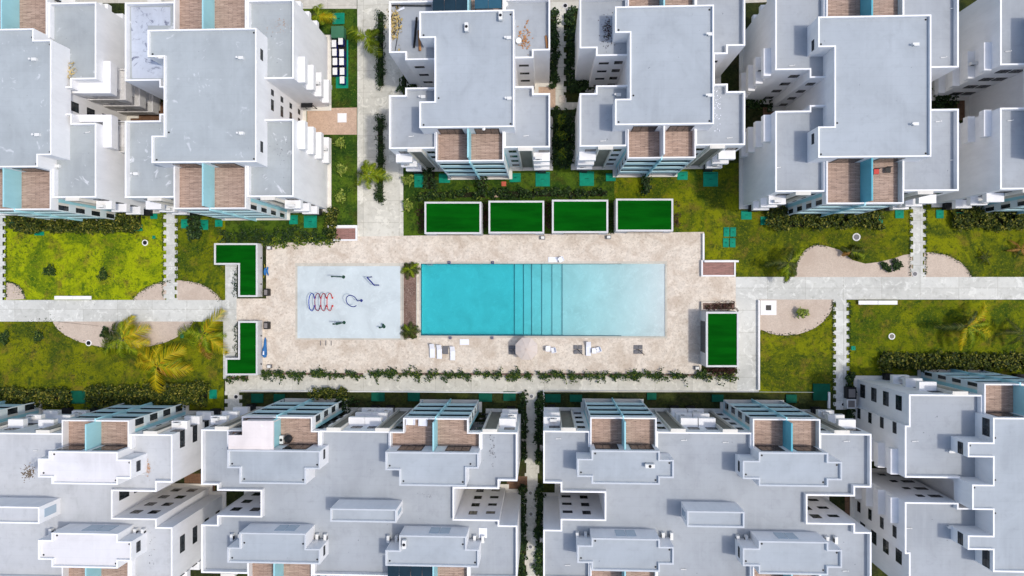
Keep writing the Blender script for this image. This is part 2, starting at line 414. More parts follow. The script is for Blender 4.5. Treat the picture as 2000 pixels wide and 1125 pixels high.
# terrace paving in coral stone, with a hole for the pool
x0, x1 = PX0, PX1
def wx(p): return W(p, 560)[0]
def wy(p): return W(1000, p)[1]
TL = [(462, 583), (520, 583), (520, 475), (640, 472), (640, 468), (697, 468), (697, 462), (822, 460)]
TLb = [(822, 729), (505, 729), (505, 628), (462, 628)]
TRt = [(1299, 454), (1375, 453), (1375, 540), (1437, 540), (1437, 588), (1370, 590), (1370, 729), (1299, 729)]
struct('terrace_paving', [P(TL + TLb), P(TRt), P([(822, 460), (1299, 454), (1299, 515), (822, 515)]), P([(822, 657), (1299, 657), (1299, 729), (822, 729)])], 'coral_stone', .012)
struct('courtyard_paving', [P([(600, 212), (697, 210), (697, 263), (600, 263)])], 'tan_pavers', .0125)
struct('courtyard_paving', [P([(1049, 165), (1085, 165), (1085, 210), (1049, 210)])], 'tan_pavers', .0125)
for q in ([(1490, 195), (1640, 195), (1640, 225), (1490, 225)], [(1870, 185), (2010, 185), (2010, 235), (1870, 235)], [(360, 925), (420, 925), (420, 1010), (360, 1010)],
          [(990, 930), (1030, 930), (1030, 960), (990, 960)], [(240, 200), (345, 200), (345, 245), (240, 245)], [(1650, 950), (1720, 950), (1720, 1010), (1650, 1010)]):
    struct('courtyard_paving', [P(q)], 'timber_cover', .0125)
# gravel beds
def gravel(pts):
    q = P(pts); struct('gravel_bed', [q], 'gravel', .006)
def arc(cx, cy, rx, ry, a0, a1, k=24): return [(cx + rx * math.cos(R(a0 + (a1 - a0) * i / k)), cy - ry * math.sin(R(a0 + (a1 - a0) * i / k)) + random.uniform(-.7, .7)) for i in range(k + 1)]
gravel([(12, 586)] + [(12, 552)] + arc(12, 588, 38, 38, 70, 5, 10))
gravel(arc(345, 608, 92, 60, 158, 97, 16) + [(322, 587), (255, 587)])
gravel([(345, 587), (345, 548)] + arc(350, 612, 90, 64, 88, 22, 16))
gravel([(100, 627)] + [(q[0], q[1]) for q in arc(240, 615, 140, 66, 190, 350, 30)] + [(375, 627)])
gravel(arc(1600, 540, 48, 62, 178, 70, 18) + [(1640, 488), (1665, 508), (1690, 515), (1715, 512), (1745, 505), (1765, 498), (1782, 496), (1782, 542), (1552, 542)])
gravel([(1805, 542), (1805, 493)] + arc(1812, 560, 90, 67, 88, 16, 18))
gravel([(1484, 585), (1484, 648)] + arc(1536, 585, 92, 70, 237, 360, 24))

# ---------------------------------------------------------------- pool
mb = MB(); xb = [PX0] + [W(q, 560)[0] for q in (1004, 1022, 1038, 1058, 1078, 1098)] + [PX1]
dep = [1.15, .98, .84, .72, .60, .50]
e = .1
ya, yb = PY0, PY1
prof = []
for i in range(6): prof += [(xb[i], -dep[i]), (xb[i + 1], -dep[i])]
prof += [(xb[6], -.36), (xb[7], -.08)]
for i in range(len(prof) - 1):
    (xa_, za), (xc_, zc) = prof[i], prof[i + 1]
    mb.add([(xa_, ya, za), (xc_, ya, zc), (xc_, yb, zc), (xa_, yb, za)], [(0, 1, 2, 3)])
top = .012
for y in (ya, yb):
    pts = [(q[0], y, q[1]) for q in prof]
    mb.add(pts + [(x1, y, top), (x0, y, top)], [tuple(range(len(pts) + 2))])
mb.add([(x0, ya, -1.15), (x0, yb, -1.15), (x0, yb, top), (x0, ya, top)], [(0, 1, 2, 3)])
mb.add([(x1, ya, -.08), (x1, yb, -.08), (x1, yb, top), (x1, ya, top)], [(0, 1, 2, 3)])
pool = mb.obj('swimming_pool', 'pool_plaster'); tag(pool, 'long rectangular swimming pool, deep blue at one end and pale at the beach entry', 'swimming pool')
mb = MB()
for i in range(1, 7):
    zt = -dep[i] if i < 6 else -.36
    mb.box(xb[i] - .005, xb[i] + .055, ya + .01, yb - .01, zt - .02, zt + .012)
mb.box(PX0 + .005, PX1 - 6, yb - .10, yb - .01, -.3, -.02); mb.box(PX0 + .005, PX1 - 6, ya + .01, ya + .10, -.3, -.02)
mb.box(PX0 + .005, PX0 + .08, ya + .1, yb - .1, -.3, -.02)
mb.obj('step_edge_tiles', 'pool_line', pool)
# water body: closed mesh just inside the basin
mb = MB(); zs = -.03; g = .004
wp = [(q[0], q[1] + g) for q in prof]; xe = xb[7] - g
wp[0] = (wp[0][0] + g, wp[0][1]); wp[-1] = (xe, wp[-1][1])
poly = [(x, z) for x, z in wp] + [(xe, zs), (wp[0][0], zs)]
nn = len(poly); A = [(x, ya + g, z) for x, z in poly]; Bv = [(x, yb - g, z) for x, z in poly]
mb.add(A + Bv, [tuple(range(nn)), tuple(reversed(range(nn, 2 * nn)))] + [(i, nn + i, nn + (i + 1) % nn, (i + 1) % nn) for i in range(nn)])
wo = mb.obj('water', 'pool_water'); tag(wo, kind='structure')
bm = bmesh.new(); bm.from_mesh(wo.data); bmesh.ops.recalc_face_normals(bm, faces=bm.faces); bm.to_mesh(wo.data); bm.free()
# coping
mb = MB(); r = .28
mb.box(PX0 - r, PX0, PY0 - r, PY1 + r, -.02, .03); mb.box(PX1, PX1 + r, PY0 - r, PY1 + r, -.02, .03)
mb.box(PX0, PX1, PY1, PY1 + r, -.02, .03); mb.box(PX0, PX1, PY0 - r, PY0, -.02, .03)
mb.obj('coping', 'concrete_cream', pool)
# splash pad
a0, a1, b0, b1 = rect(577, 514, 786, 664)
struct('splash_pad', [[(a0, b0), (a1, b0), (a1, b1), (a0, b1)]], 'concrete_cream', .016)
a0, a1, b0, b1 = rect(581, 520, 782, 661)
struct('splash_pad_floor', [[(a0, b0), (a1, b0), (a1, b1), (a0, b1)]], 'splash_floor', .020)
# mulch planter between pad and pool
a0, a1, b0, b1 = rect(787, 513, 815, 662)
mb = MB(); mb.shell([(a0, b0), (a1, b0), (a1, b1), (a0, b1)], 0, .16, .05, .12)
pl = mb.obj('planter', 'concrete_cream'); tag(pl, 'long mulch planting bed between splash pad and pool', 'planter')
mb = MB(); mb.sheet([(a0 + .11, b0 + .11), (a1 - .11, b0 + .11), (a1 - .11, b1 - .11), (a0 + .11, b1 - .11)], .10); mb.obj('mulch', 'mulch', pl)

# ---------------------------------------------------------------- buildings
ZB, ZP, ZR = 13.2, 15.7, 12.5
def inside(q, p):
    r = False; n_ = len(q)
    for i in range(n_):
        a_, b_ = q[i], q[(i + 1) % n_]
        if (a_[1] > p[1]) != (b_[1] > p[1]) and p[0] < (b_[0] - a_[0]) * (p[1] - a_[1]) / (b_[1] - a_[1]) + a_[0]: r = not r
    return r
def rectify(q):
    q = [list(p) for p in q]; n_ = len(q)
    for i in range(n_):
        a_, b_ = q[i], q[(i + 1) % n_]
        ax = 1 if abs(a_[0] - b_[0]) > abs(a_[1] - b_[1]) else 0
        m_ = (a_[ax] + b_[ax]) / 2; a_[ax] = b_[ax] = m_
    return [tuple(p) for p in q]
class Building:
    def __init__(s, name, label, body, pents, terraces, boxes=(), wallmat='white_paint', roof='roof_lilac', top='roof_blue'):
        """body: px at ZB; pents: list of px at ZP (poly[, roofmat]); terraces: dict(dir, front=(xa,xb,yf), back=(xa,xb))"""
        s.roofm, s.topm, s.wallm = roof, top, wallmat; s.capm = 'cap_soft' if 'double' in label else 'cap_white'
        body = rectify(ccw(P(body, ZB))); pents = [(rectify(ccw(P(p[0], ZP))), p[1] if len(p) > 1 else top) for p in pents]
        T = []
        for t in terraces:
            xa, xb_, yf = t['front']; A = W(xa, yf, 13.5); Bq = W(xb_, yf, 13.5)
            bk = t.get('back', (xa, xb_)); C = W(bk[0], yf, 13.4)[0], W(bk[1], yf, 13.4)[0]
            T.append(dict(t, xa=A[0], xb=Bq[0], yf=(A[1] + Bq[1]) / 2, ba=C[0], bb=C[1]))
        # snap coordinates so the plan is rectilinear
        for ax in (0, 1):
            vals = sorted([p[ax] for p in body] + [p[ax] for q, _ in pents for p in q] + ([t[k] for t in T for k in ('xa', 'xb', 'ba', 'bb')] if ax == 0 else [t['yf'] for t in T]))
            cl = [[vals[0]]]
            for v_ in vals[1:]:
                if v_ - cl[-1][0] < .45: cl[-1].append(v_)
                else: cl.append([v_])
            mp = {v_: sum(c_) / len(c_) for c_ in cl for v_ in c_}
            fix = (lambda p: (mp[p[0]], p[1])) if ax == 0 else (lambda p: (p[0], mp[p[1]]))
            body = [fix(p) for p in body]; pents = [([fix(p) for p in q], m_) for q, m_ in pents]
            for t in T:
                if ax == 0:
                    for k in ('xa', 'xb', 'ba', 'bb'): t[k] = mp[t[k]]
                else: t['yf'] = mp[t['yf']]
        s.body0 = body
        for t in T:
            mx_ = (t['xa'] + t['xb']) / 2; best = None
            for pi, (q, _) in enumerate(pents):
                xsq = [p[0] for p in q]
                if min(xsq) < mx_ < max(xsq):
                    n_ = len(q)
                    for i in range(n_):
                        a_, b_ = q[i], q[(i + 1) % n_]
                        if abs(a_[1] - b_[1]) < 1e-6 and min(a_[0], b_[0]) < mx_ < max(a_[0], b_[0]):
                            d = abs(a_[1] - t['yf'])
                            if best is None or d < best[0]: best = (d, a_[1])
            t['yp'] = best[1]
            # cut the body outline
            n_ = len(body); cand = None
            for i in range(n_):
                a_, b_ = body[i], body[(i + 1) % n_]
                if abs(a_[1] - b_[1]) < .02 and min(a_[0], b_[0]) <= t['ba'] + .01 and max(a_[0], b_[0]) >= t['bb'] - .01 and (a_[0] != b_[0]):
                    d = abs(a_[1] - t['yf'])
                    if cand is None or d < cand[0]: cand = (d, i, a_, b_)
            _, i, a_, b_ = cand; t['y0'] = a_[1]
            ins = [(t['ba'], a_[1]), (t['ba'], t['yp']), (t['bb'], t['yp']), (t['bb'], a_[1])]
            if a_[0] > b_[0]: ins = ins[::-1]
            body = body[:i + 1] + ins + body[i + 1:]
        s.body, s.pents, s.T = body, pents, T
        cx = sum(p[0] for p in body) / len(body); cy = sum(p[1] for p in body) / len(body)
        s.root = thing(name, label, 'apartment building', (cx, cy, 0))
        mb = MB(); mb.shell(body, 0, ZB, ZR - .2, .2); s.wall = mb.obj('wall', wallmat, s.root)
        mb = MB(); mb.prism(offset(body, .19), ZR - .15, ZR, False); mb.obj('roof', roof, s.root)
        mb = MB(); q = offset(body, .003); mb.shell(q, ZB + .002, ZB + .03, ZB + .002, .19); mb.obj('parapet_cap', 'cap_white', s.root)
        mb = MB(); mb.prism(offset(body, -.5), 0, .15, False); mb.obj('plinth', 'cream_paint', s.root)
        for q, rm in pents: s.penthouse(q, rm)
        for bx in boxes: s.box_room(*bx)
        for t in T: s.terrace(t)
    def add(s, mb, name, mat, **k): return mb.obj(name, mat, s.root, **k)
    def penthouse(s, q, rm, zb=12.3, zt=ZP):
        q = offset(q, -.004)
        mb = MB(); mb.shell(q, zb, zt, zt - .45, .18); w = mb.obj('penthouse', s.wallm, s.root)
        mb = MB(); mb.prism(offset(q, .17), zt - .5, zt - .33, False); mb.obj('roof', rm, w)
        mb = MB(); mb.shell(offset(q, .003), zt + .002, zt + .03, zt + .002, .17); mb.obj('parapet_cap', s.capm, w)
        if zt == ZP:
            xs_ = sorted({round(p[0], 3) for p in q}); ys_ = sorted({round(p[1], 3) for p in q}); dm = []
            for p in q:
                for ex in (.45, -.45):
                    for ey in (.45, -.45):
                        c_ = (p[0] + ex, p[1] + ey)
                        if all(inside(q, (c_[0] + i, c_[1] + j)) for i in (-.3, .3) for j in (-.3, .3)) and all(abs(c_[0] - o[0]) + abs(c_[1] - o[1]) > 3 for o in dm): dm.append(c_)
            for c_ in dm[:5]:
                mb = MB(); mb.cyl(c_[0], c_[1], zt - .33, zt - .30, .11, seg=12); mb.obj('roof_drain', 'dark_frame', w)
        return w
    def box_room(s, x0, y0, x1, y1, zt=16.0, end='E', rm=None):
        a0, a1, b0, b1 = rect(x0, y0, x1, y1, zt)
        w = s.penthouse([(a0, b0), (a1, b0), (a1, b1), (a0, b1)], rm or s.topm, 12.45, zt)
        # louvred opening on one end
        mb = MB(); xx = a1 + .03 if end == 'E' else a0 - .03; sg = 1 if end == 'E' else -1
        mb.box(xx, xx - sg * .05, b0 + .5, b1 - .5, 13.2, 15.2); mb.obj('louvre', 'skylight_glass', w)
    def terrace(s, t):
        d = t['dir']; xa, xb_, yf, yp, y0 = t['xa'] + .003, t['xb'] - .003, t['yf'], t['yp'] , t['y0']; ba, bb = t['ba'] + .003, t['bb'] - .003
        yq = yp - d * -.004            # penthouse face, a hair outside
        mid = (t['xa'] + t['xb']) / 2 + t.get('midoff', 0)
        wide = ba < xa - .2
        pts = [(xa, yf), (xb_, yf)]
        if wide: pts = [(xa, yf), (xb_, yf), (xb_, y0), (bb, y0), (bb, yq), (ba, yq), (ba, y0), (xa, y0)]
        else: pts = [(xa, yf), (xb_, yf), (xb_, yq), (xa, yq)]
        q = ccw(pts)
        # parapet without the side against the penthouse
        mb = MB(); th = .16
        def wall(x0_, x1_, y0_, y1_, z0=12.2, z1=13.5): mb.box(x0_, x1_, y0_, y1_, z0, z1)
        wall(xa, xb_, yf, yf - d * th)
        ye = y0 if wide else yq
        wall(xa, xa + th, yf - d * th, ye); wall(xb_ - th, xb_, yf - d * th, ye)
        if wide:
            for (u0, u1, e_) in ((ba, xa + th, 0), (xb_ - th, bb, 1)):
                wall(u0, u1, y0, y0 - d * th)
            wall(ba, ba + th, y0 - d * th, yq); wall(bb - th, bb, y0 - d * th, yq)
        par = s.add(mb, 'terrace_parapet', 'white_paint')
        mb = MB(); mb.prism(offset(q, .03), 12.22, 12.45); s.add(mb, 'terrace_deck', t.get('deck', 'deck_brown'))
        cm = t.get('cyan', 'cyan_paint')
        # tall dividing wall
        mb = MB(); mb.box(mid - .09, mid + .09, yf - d * .162, yq, 12.46, 15.25); s.add(mb, 'divider_wall', cm)
        # doors towards the penthouse
        for (u0, u1) in ((ba + .5, mid - .7), (mid + .7, bb - .5)):
            if u1 - u0 > 3.2: c_ = (u0 + u1) / 2; u0, u1 = c_ - 1.45, c_ + 1.45
            dr = MB(); dr.box(u0, u1, yq, yq + d * .05, 12.47, 15.1); o = s.add(dr, 'terrace_door', 'dark_frame')
            pn = MB(); k = 3
            for i in range(k):
                w_ = (u1 - u0 - .12) / k; pn.box(u0 + .1 + i * w_, u0 + .02 + (i + 1) * w_, yq + d * .052, yq + d * .06, 12.6, 15.0)
            pn.obj('pane', 'dark_glass', o)
        # loggias below
        for sg, xs_ in ((-1, xa), (1, xb_)):
            # cyan return wall against the body, then per-storey side parapets with corner glazing
            mb = MB(); mb.box(xs_ - .12 * (sg > 0), xs_ + .12 * (sg < 0), y0 + d * .004, y0 + d * .42, 0, 12.18); s.add(mb, 'bay_side_wall', t.get('side', 'cyan_paint'))
            for k in range(0, 4):
                z = 3.1 * k; mb = MB(); a_, b_ = xs_ - .12 * (sg > 0), xs_ + .12 * (sg < 0)
                mb.box(a_, b_, y0 + d * .423, yf, (z - .28 if k else 0), z + 1.0); mb.box(a_, b_, yf - d * .14, yf, z + 1.0, z + 2.82)
                sp = s.add(mb, 'balcony_side', 'side_white')
                g_ = MB(); g_.box(a_ + .04, b_ - .04, yf - d * .145, y0 + d * .75, z + 1.001, z + 2.81); g_.obj('side_glazing', 'dark_glass', sp)
                g_ = MB(); g_.box(a_ + .02, b_ - .02, y0 + d * .745, y0 + d * .425, z + 1.001, z + 2.815); g_.obj('side_panel', 'cream_paint', sp)
        mb = MB(); mb.box(mid - .07, mid + .07, yf - d * .3, yf + d * .2, 0, 13.52); s.add(mb, 'bay_fin', 'fin_cyan')
        xi, xj = xa + .125, xb_ - .125
        for k in range(0, 4):
            z = 3.1 * k
            if k:
                f = MB(); f.box(xi, xj, yf, yf - d * .14, z - .28, z + 1.0); bf = s.add(f, 'balcony_front', 'pale_cyan_paint' if k else 'cream_paint')
                g_ = MB(); g_.box(xi, xj, yf - d * .14, y0 - d * .3, z - .28, z - .02); g_.obj('balcony_floor', 'shade_dark_floor', bf)
                rl = MB(); rl.tube([(xi, yf - d * .2, z + 1.08), (xj, yf - d * .2, z + 1.08)], .03, 6); rl.obj('handrail', 'dark_frame', bf)
            gl = MB(); gl.box(xi, xj, y0 - d * .31, y0 - d * .36, z + .01, z + 2.8); gp = s.add(gl, 'balcony_glazing', 'dark_glass')
            fr = MB()
            for i in range(9):
                xx = xi + (xj - xi) * i / 8; fr.box(xx - .04, xx + .04, y0 - d * .30, y0 - d * .26, z + .02, z + 2.8)
            fr.obj('mullions', 'dark_frame', gp)
        f = MB(); f.box(xi, xj, yf - d * .02, yf - d * .16, 12.19 - .3, 12.19); s.add(f, 'balcony_lintel', 'cyan_paint')
        f = MB(); f.box(xa - .4, xb_ + .4, y0 + d * .01, yf + d * .06, .013, .22); s.add(f, 'patio_step', 'cream_paint')
        # facade to both sides of the bay
        for sg, lim, xe in ((-1, t.get('lim', (5.6, 5.6))[0], t['ba']), (1, t.get('lim', (5.6, 5.6))[1], t['bb'])):
            s.side_segment(xe if abs(xe - (xa if sg < 0 else xb_)) < .3 else (xa if sg < 0 else xb_), sg, lim, y0, d, t)
    def side_segment(s, xe, sg, L, y0, d, t):
        off = abs(0)
        # windows beside the bay
        for k in range(4): s.window('N' if d > 0 else 'S', y0, xe + sg * .95, 3.1 * k + 1.2, .95, 1.1)
        # recessed utility strip with a projecting frame
        xs0, xs1 = sorted((xe + sg * 1.7, xe + sg * 3.45))
        mb = MB(); pr = .38
        mb.box(xs0, xs0 + .14, y0 + d * .002, y0 + d * pr, 0, 13.3); mb.box(xs1 - .14, xs1, y0 + d * .002, y0 + d * pr, 0, 13.3)
        mb.box(xs0 + .142, xs1 - .142, y0 - d * .02, y0 + d * pr, 13.0, 13.32)
        st = s.add(mb, 'utility_shaft', 'cream_paint')
        pn = MB(); pn.box(xs0 + .142, xs1 - .142, y0 + d * .003, y0 + d * .06, 0, 12.99); pn.obj('shaft_panel', 'strip_render', st)
        # ledges
        l0, l1 = sorted((xe + sg * 3.5, xe + sg * (L - .05)))
        for k in range(1, 4):
            z = 3.1 * k + .85; mb = MB(); mb.box(l0, l1, y0 + d * .003, y0 + d * 1.05, z - .8, z)
            lg = s.add(mb, 'window_ledge', 'white_paint')
            if (k * 7 + int(abs(xe) * 10)) % 3 == 0: s.ac((l0 + l1) / 2 + random.uniform(-.4, .4), y0 + d * .75, z, lg)
            s.window('N' if d > 0 else 'S', y0, (l0 + l1) / 2 + .3, z + .35, 1.3, 1.2)
        mb = MB(); c_ = (l0 + l1) / 2; mb.box(c_ - .55, c_ + .55, y0 + d * .003, y0 + d * .9, .013, 1.0); s.add(mb, 'meter_cupboard', 'dark_frame')
    def window(s, face, plane, c, z, w, h):
        key = (face, round(w, 2), round(h, 2)); root = s.root
        if key not in WIN:
            mb = MB(); t = .05
            def bx(m_, a0, a1, z0, z1, o0, o1):
                if face in 'NS':
                    sg = 1 if face == 'N' else -1; m_.box(a0, a1, sg * o0, sg * o1, z0, z1)
                else:
                    sg = 1 if face == 'E' else -1; m_.box(sg * o0, sg * o1, a0, a1, z0, z1)
            for a in ((-w / 2, -w / 2 + t), (w / 2 - t, w / 2), (-t / 2, t / 2)): bx(mb, a[0], a[1], 0, h, .002, .05)
            for a in ((0, t), (h - t, h), (h / 2 - t / 2, h / 2 + t / 2)): bx(mb, -w / 2 + t + .001, w / 2 - t - .001, a[0], a[1], .003, .045)
            pn = MB(); bx(pn, -w / 2 + t, w / 2 - t, t, h - t, .002, .025)
            WIN[key] = (mesh_only(mb, 'dark_frame'), mesh_only(pn, 'dark_glass'))
        mf, mp_ = WIN[key]
        o = bpy.data.objects.new('window', mf); COL.objects.link(o); o.parent = root
        p = Vector((c, plane, z)) if face in 'NS' else Vector((plane, c, z))
        o.location = p - root.location
        q = bpy.data.objects.new('pane', mp_); COL.objects.link(q); q.parent = o
    def column(s, face, px, py, zref=ZB, w=1.0, h=1.3, floors=(0, 1, 2, 3), sill=1.0):
        """windows stacked over each other; px,py = point on the wall's top edge"""
        x, y = W(px, py, zref)
        plane, c = (y, x) if face in 'NS' else (x, y)
        plane = s.snapwall(face, plane, c)
        for k in floors: s.window(face, plane, c, 3.1 * k + sill, w, h)
    def snapwall(s, face, plane, c):
        best = None; n_ = len(s.body)
        for i in range(n_):
            a_, b_ = s.body[i], s.body[(i + 1) % n_]
            ax = 1 if face in 'NS' else 0
            if abs(a_[ax] - b_[ax]) < 1e-6 and min(a_[1 - ax], b_[1 - ax]) - .2 <= c <= max(a_[1 - ax], b_[1 - ax]) + .2:
                dd = abs(a_[ax] - plane)
                if best is None or dd < best[0]: best = (dd, a_[ax])
        return best[1]
    def stack(s, face, px, ya_, yb_, tops=11.7, acs=()):
        """projecting boxes, one per storey, on an E or W wall"""
        x, y1_ = W(px, ya_, tops); _, y2_ = W(px, yb_, tops)
        pl_ = s.snapwall(face, W(px, ya_, ZB)[0], (y1_ + y2_) / 2); sg = 1 if face == 'E' else -1
        for k in range(4):
            z = tops - 3.1 * k; mb = MB(); mb.box(pl_ + sg * .003, pl_ + sg * .86, y1_, y2_, z - .95, z)
            o = s.add(mb, 'side_ledge', 'white_paint')
            if k in acs: s.ac(pl_ + sg * .38, (y1_ + y2_) / 2, z, o)
    def lbalc(s, pts_px, zt=11.8, n_=4):
        """corner balconies wrapping a wing corner: L outline given at zt"""
        q = ccw(P(pts_px, zt))
        for k in range(n_):
            z = zt - 3.1 * k; mb = MB()
            if k == 0: mb.prism(q, z - 1.3, z)
            else: mb.shell(q, z - 1.4, z, z - .5, .15); mb.prism(offset(q, .03), z - 1.35, z - .48)
            s.add(mb, 'corner_balcony', 'white_paint' if k == 0 else 'concrete_rail')
    def ac(s, x, y, z, parent):
        o = bpy.data.objects.new('air_conditioner', ACM[0]); COL.objects.link(o); o.parent = parent
        o.location = Vector((x, y, z)) - parent_world(parent)
        q = bpy.data.objects.new('fan_grille', ACM[1]); COL.objects.link(q)
        q.parent = parent; q.location = o.location
    def vent(s, px, py, z=15.37, kind=0):
        x, y = W(px, py, z); mb = MB()
        if kind == 3:
            for dx in (-.5, .5):
                e = bpy.data.objects.new('roof_condenser', ACM[0]); COL.objects.link(e); e.parent = s.root; e.location = Vector((x + dx, y, z)) - s.root.location; e.rotation_euler = (0, 0, R(90))
                q = bpy.data.objects.new('fan_grille', ACM[1]); COL.objects.link(q); q.parent = e
            return None
        if kind == 0:
            mb.box(x - .28, x + .28, y - .18, y + .18, z, z + .32); mb.cyl(x - .42, y, z, z + .45, .07, seg=10); mb.cyl(x - .42, y, z + .45, z + .5, .13, seg=10)
        elif kind == 1:
            mb.tube([(x - .3, y, z + .06), (x + .3, y + .05, z + .06)], .06, 8); mb.tube([(x + .3, y + .05, z + .0), (x + .3, y + .05, z + .2)], .06, 8)
        else:
            mb.cyl(x, y, z, z + .12, .14, seg=14); mb.cyl(x, y, z + .12, z + .2, .2, .05, 14)
        o = mb.obj('roof_vent', 'ac_white', s.root)
        return o
paint('fin_cyan', (.42, .74, .80), .06)
paint('cap_soft', (.52, .55, .58), .08)
paint('side_white', (.64, .72, .74), .08)
paint('cap_white', (.84, .84, .84), .06)
concrete_mat('concrete_rail', (.66, .65, .64), (.45, .42, .38), .5)
def mesh_only(mb, mat):
    me = bpy.data.meshes.new('part'); me.from_pydata(mb.v, [], mb.f); me.materials.append(MATS[mat]); me.update(); return me
WIN = {}
mb = MB(); mb.box(-.42, .42, -.17, .17, .06, .66); mb.box(-.36, -.28, -.15, .15, 0, .06); mb.box(.28, .36, -.15, .15, 0, .06); ACb = mesh_only(mb, 'ac_white')
mb = MB(); mb.box(-.30, .14, .171, .178, .12, .58); mb.box(-.30, .14, -.178, -.171, .12, .58); ACM = (ACb, mesh_only(mb, 'dark_frame'))

def tterr(xa, xb_, yf, d=-1, **k): return dict(dir=d, front=(xa, xb_, yf), **k)
# --- top row
T5 = Building('apartment_building', 'large white apartment block with lilac roofs, right of the turf cabanas',
    [(1514, -19), (1873, -19), (1873, 131), (1797, 131), (1797, 210), (1873, 210), (1871, 373), (1514, 375), (1514, 219), (1584, 219), (1584, 205), (1612, 205), (1612, 152), (1584, 152), (1584, 138), (1514, 138)],
    [([(1594, 33), (1818, 28), (1816, 304), (1596, 310), (1596, 247), (1629, 247), (1629, 92), (1594, 92)],)],
    [tterr(1614, 1768, 398, cyan='strong_cyan_paint'), tterr(1614, 1762, -40, 1, cyan='strong_cyan_paint')])
T5.stack('W', 1514, 94, 148, acs=(1,)); T5.stack('W', 1514, 224, 276)
for p in ((1788, 88), (1787, 243)): T5.vent(*p)
for p in ((1861, 17), (1842, 113), (1832, 238), (1861, 313), (1546, 129), (1518, 328)): T5.vent(*p, 12.5, 1)
T2 = Building('apartment_building', 'large grey-roofed white apartment block beside the row of utility meters and concrete walk',
    [(243, 2), (572, 2), (573, 154), (520, 154), (520, 232), (574, 232), (576, 384), (245, 387), (245, 236), (309, 236), (309, 222), (340, 222), (340, 171), (309, 171), (309, 158), (243, 158)],
    [([(293, 57), (498, 56), (499, 317), (296, 318), (296, 265), (324, 265), (323, 111), (293, 111)], 'roof_grey_top')],
    [tterr(340, 482, 408), tterr(338, 480, -17, 1)], roof='roof_grey', top='roof_grey_top')
T2.stack('E', 572, 111, 161, acs=(2,)); T2.stack('E', 574, 236, 291, acs=(3,))
for p in ((472, 114), (473, 261), (316, 113)): T2.vent(*p)
T1 = Building('apartment_building', 'grey-roofed white apartment block at the upper left edge with wraparound corner balconies',
    [(-130, 7), (184, 7), (186, 155), (139, 155), (139, 172), (122, 172), (122, 222), (142, 222), (142, 240), (191, 240), (192, 387), (-130, 387)],
    [([(-105, 57), (66, 57), (66, 78), (97, 78), (104, 303), (74, 303), (74, 327), (-105, 327)], 'roof_grey_top')],
    [tterr(-40, 100, 410), tterr(-44, 92, -15, 1)], roof='roof_grey', top='roof_grey_top')
T1.lbalc([(139, 157), (199, 157), (199, 119), (216, 119), (216, 182), (139, 182)])
T1.lbalc([(143, 224), (218, 224), (218, 288), (201, 288), (201, 238), (143, 238)])
for p in ((69, 117), (75, 264)): T1.vent(*p)
T3 = Building('apartment_building', 'compact white apartment block with building debris and timber on its upper left wing roof',
    [(758, 0), (1074, -1), (1074, 98), (1042, 98), (1042, 112), (1004, 112), (1004, 167), (1042, 167), (1042, 182), (1075, 182), (1075, 289), (762, 290), (761, 186), (792, 186), (792, 172), (847, 172), (847, 119), (791, 119), (791, 104), (758, 104)],
    [([(818, 22), (1006, 19), (1007, 248), (820, 250), (820, 198), (850, 198), (847, 74), (818, 74)],)],
    [tterr(853, 984, 315), tterr(853, 984, -22, 1)])
for p in ((994, 75), (995, 193)): T3.vent(*p)
T4 = Building('apartment_building', 'compact white apartment block with clean lilac roofs behind the two right-hand turf cabanas',
    [(1132, -7), (1456, -8), (1456, 90), (1421, 90), (1421, 106), (1396, 106), (1396, 162), (1422, 162), (1422, 176), (1455, 176), (1455, 283), (1132, 287), (1132, 184), (1163, 184), (1163, 168), (1224, 168), (1224, 109), (1165, 109), (1165, 94), (1132, 94)],
    [([(1202, 12), (1395, 10), (1394, 243), (1200, 244), (1200, 193), (1232, 193), (1233, 64), (1203, 64)],)],
    [tterr(1225, 1359, 309, cyan='white_paint'), tterr(1225, 1359, -28, 1)])
for p in ((1387, 68), (1386, 187)): T4.vent(*p)
T6 = Building('apartment_building', 'white apartment block cut off by the upper right edge with stacked wall ledges',
    [(1953, -33), (2320, -33), (2320, 369), (1953, 369), (1953, 210), (2030, 210), (2030, 127), (1953, 127)],
    [([(2040, 15), (2250, 15), (2250, 300), (2040, 300)],)],
    [tterr(2060, 2210, 392, cyan='strong_cyan_paint')])
T6.stack('W', 1953, 82, 137, acs=(1,)); T6.stack('W', 1953, 214, 266)
for p in ((1968, 101), (1972, 236)): T6.vent(*p, 12.5, 1)
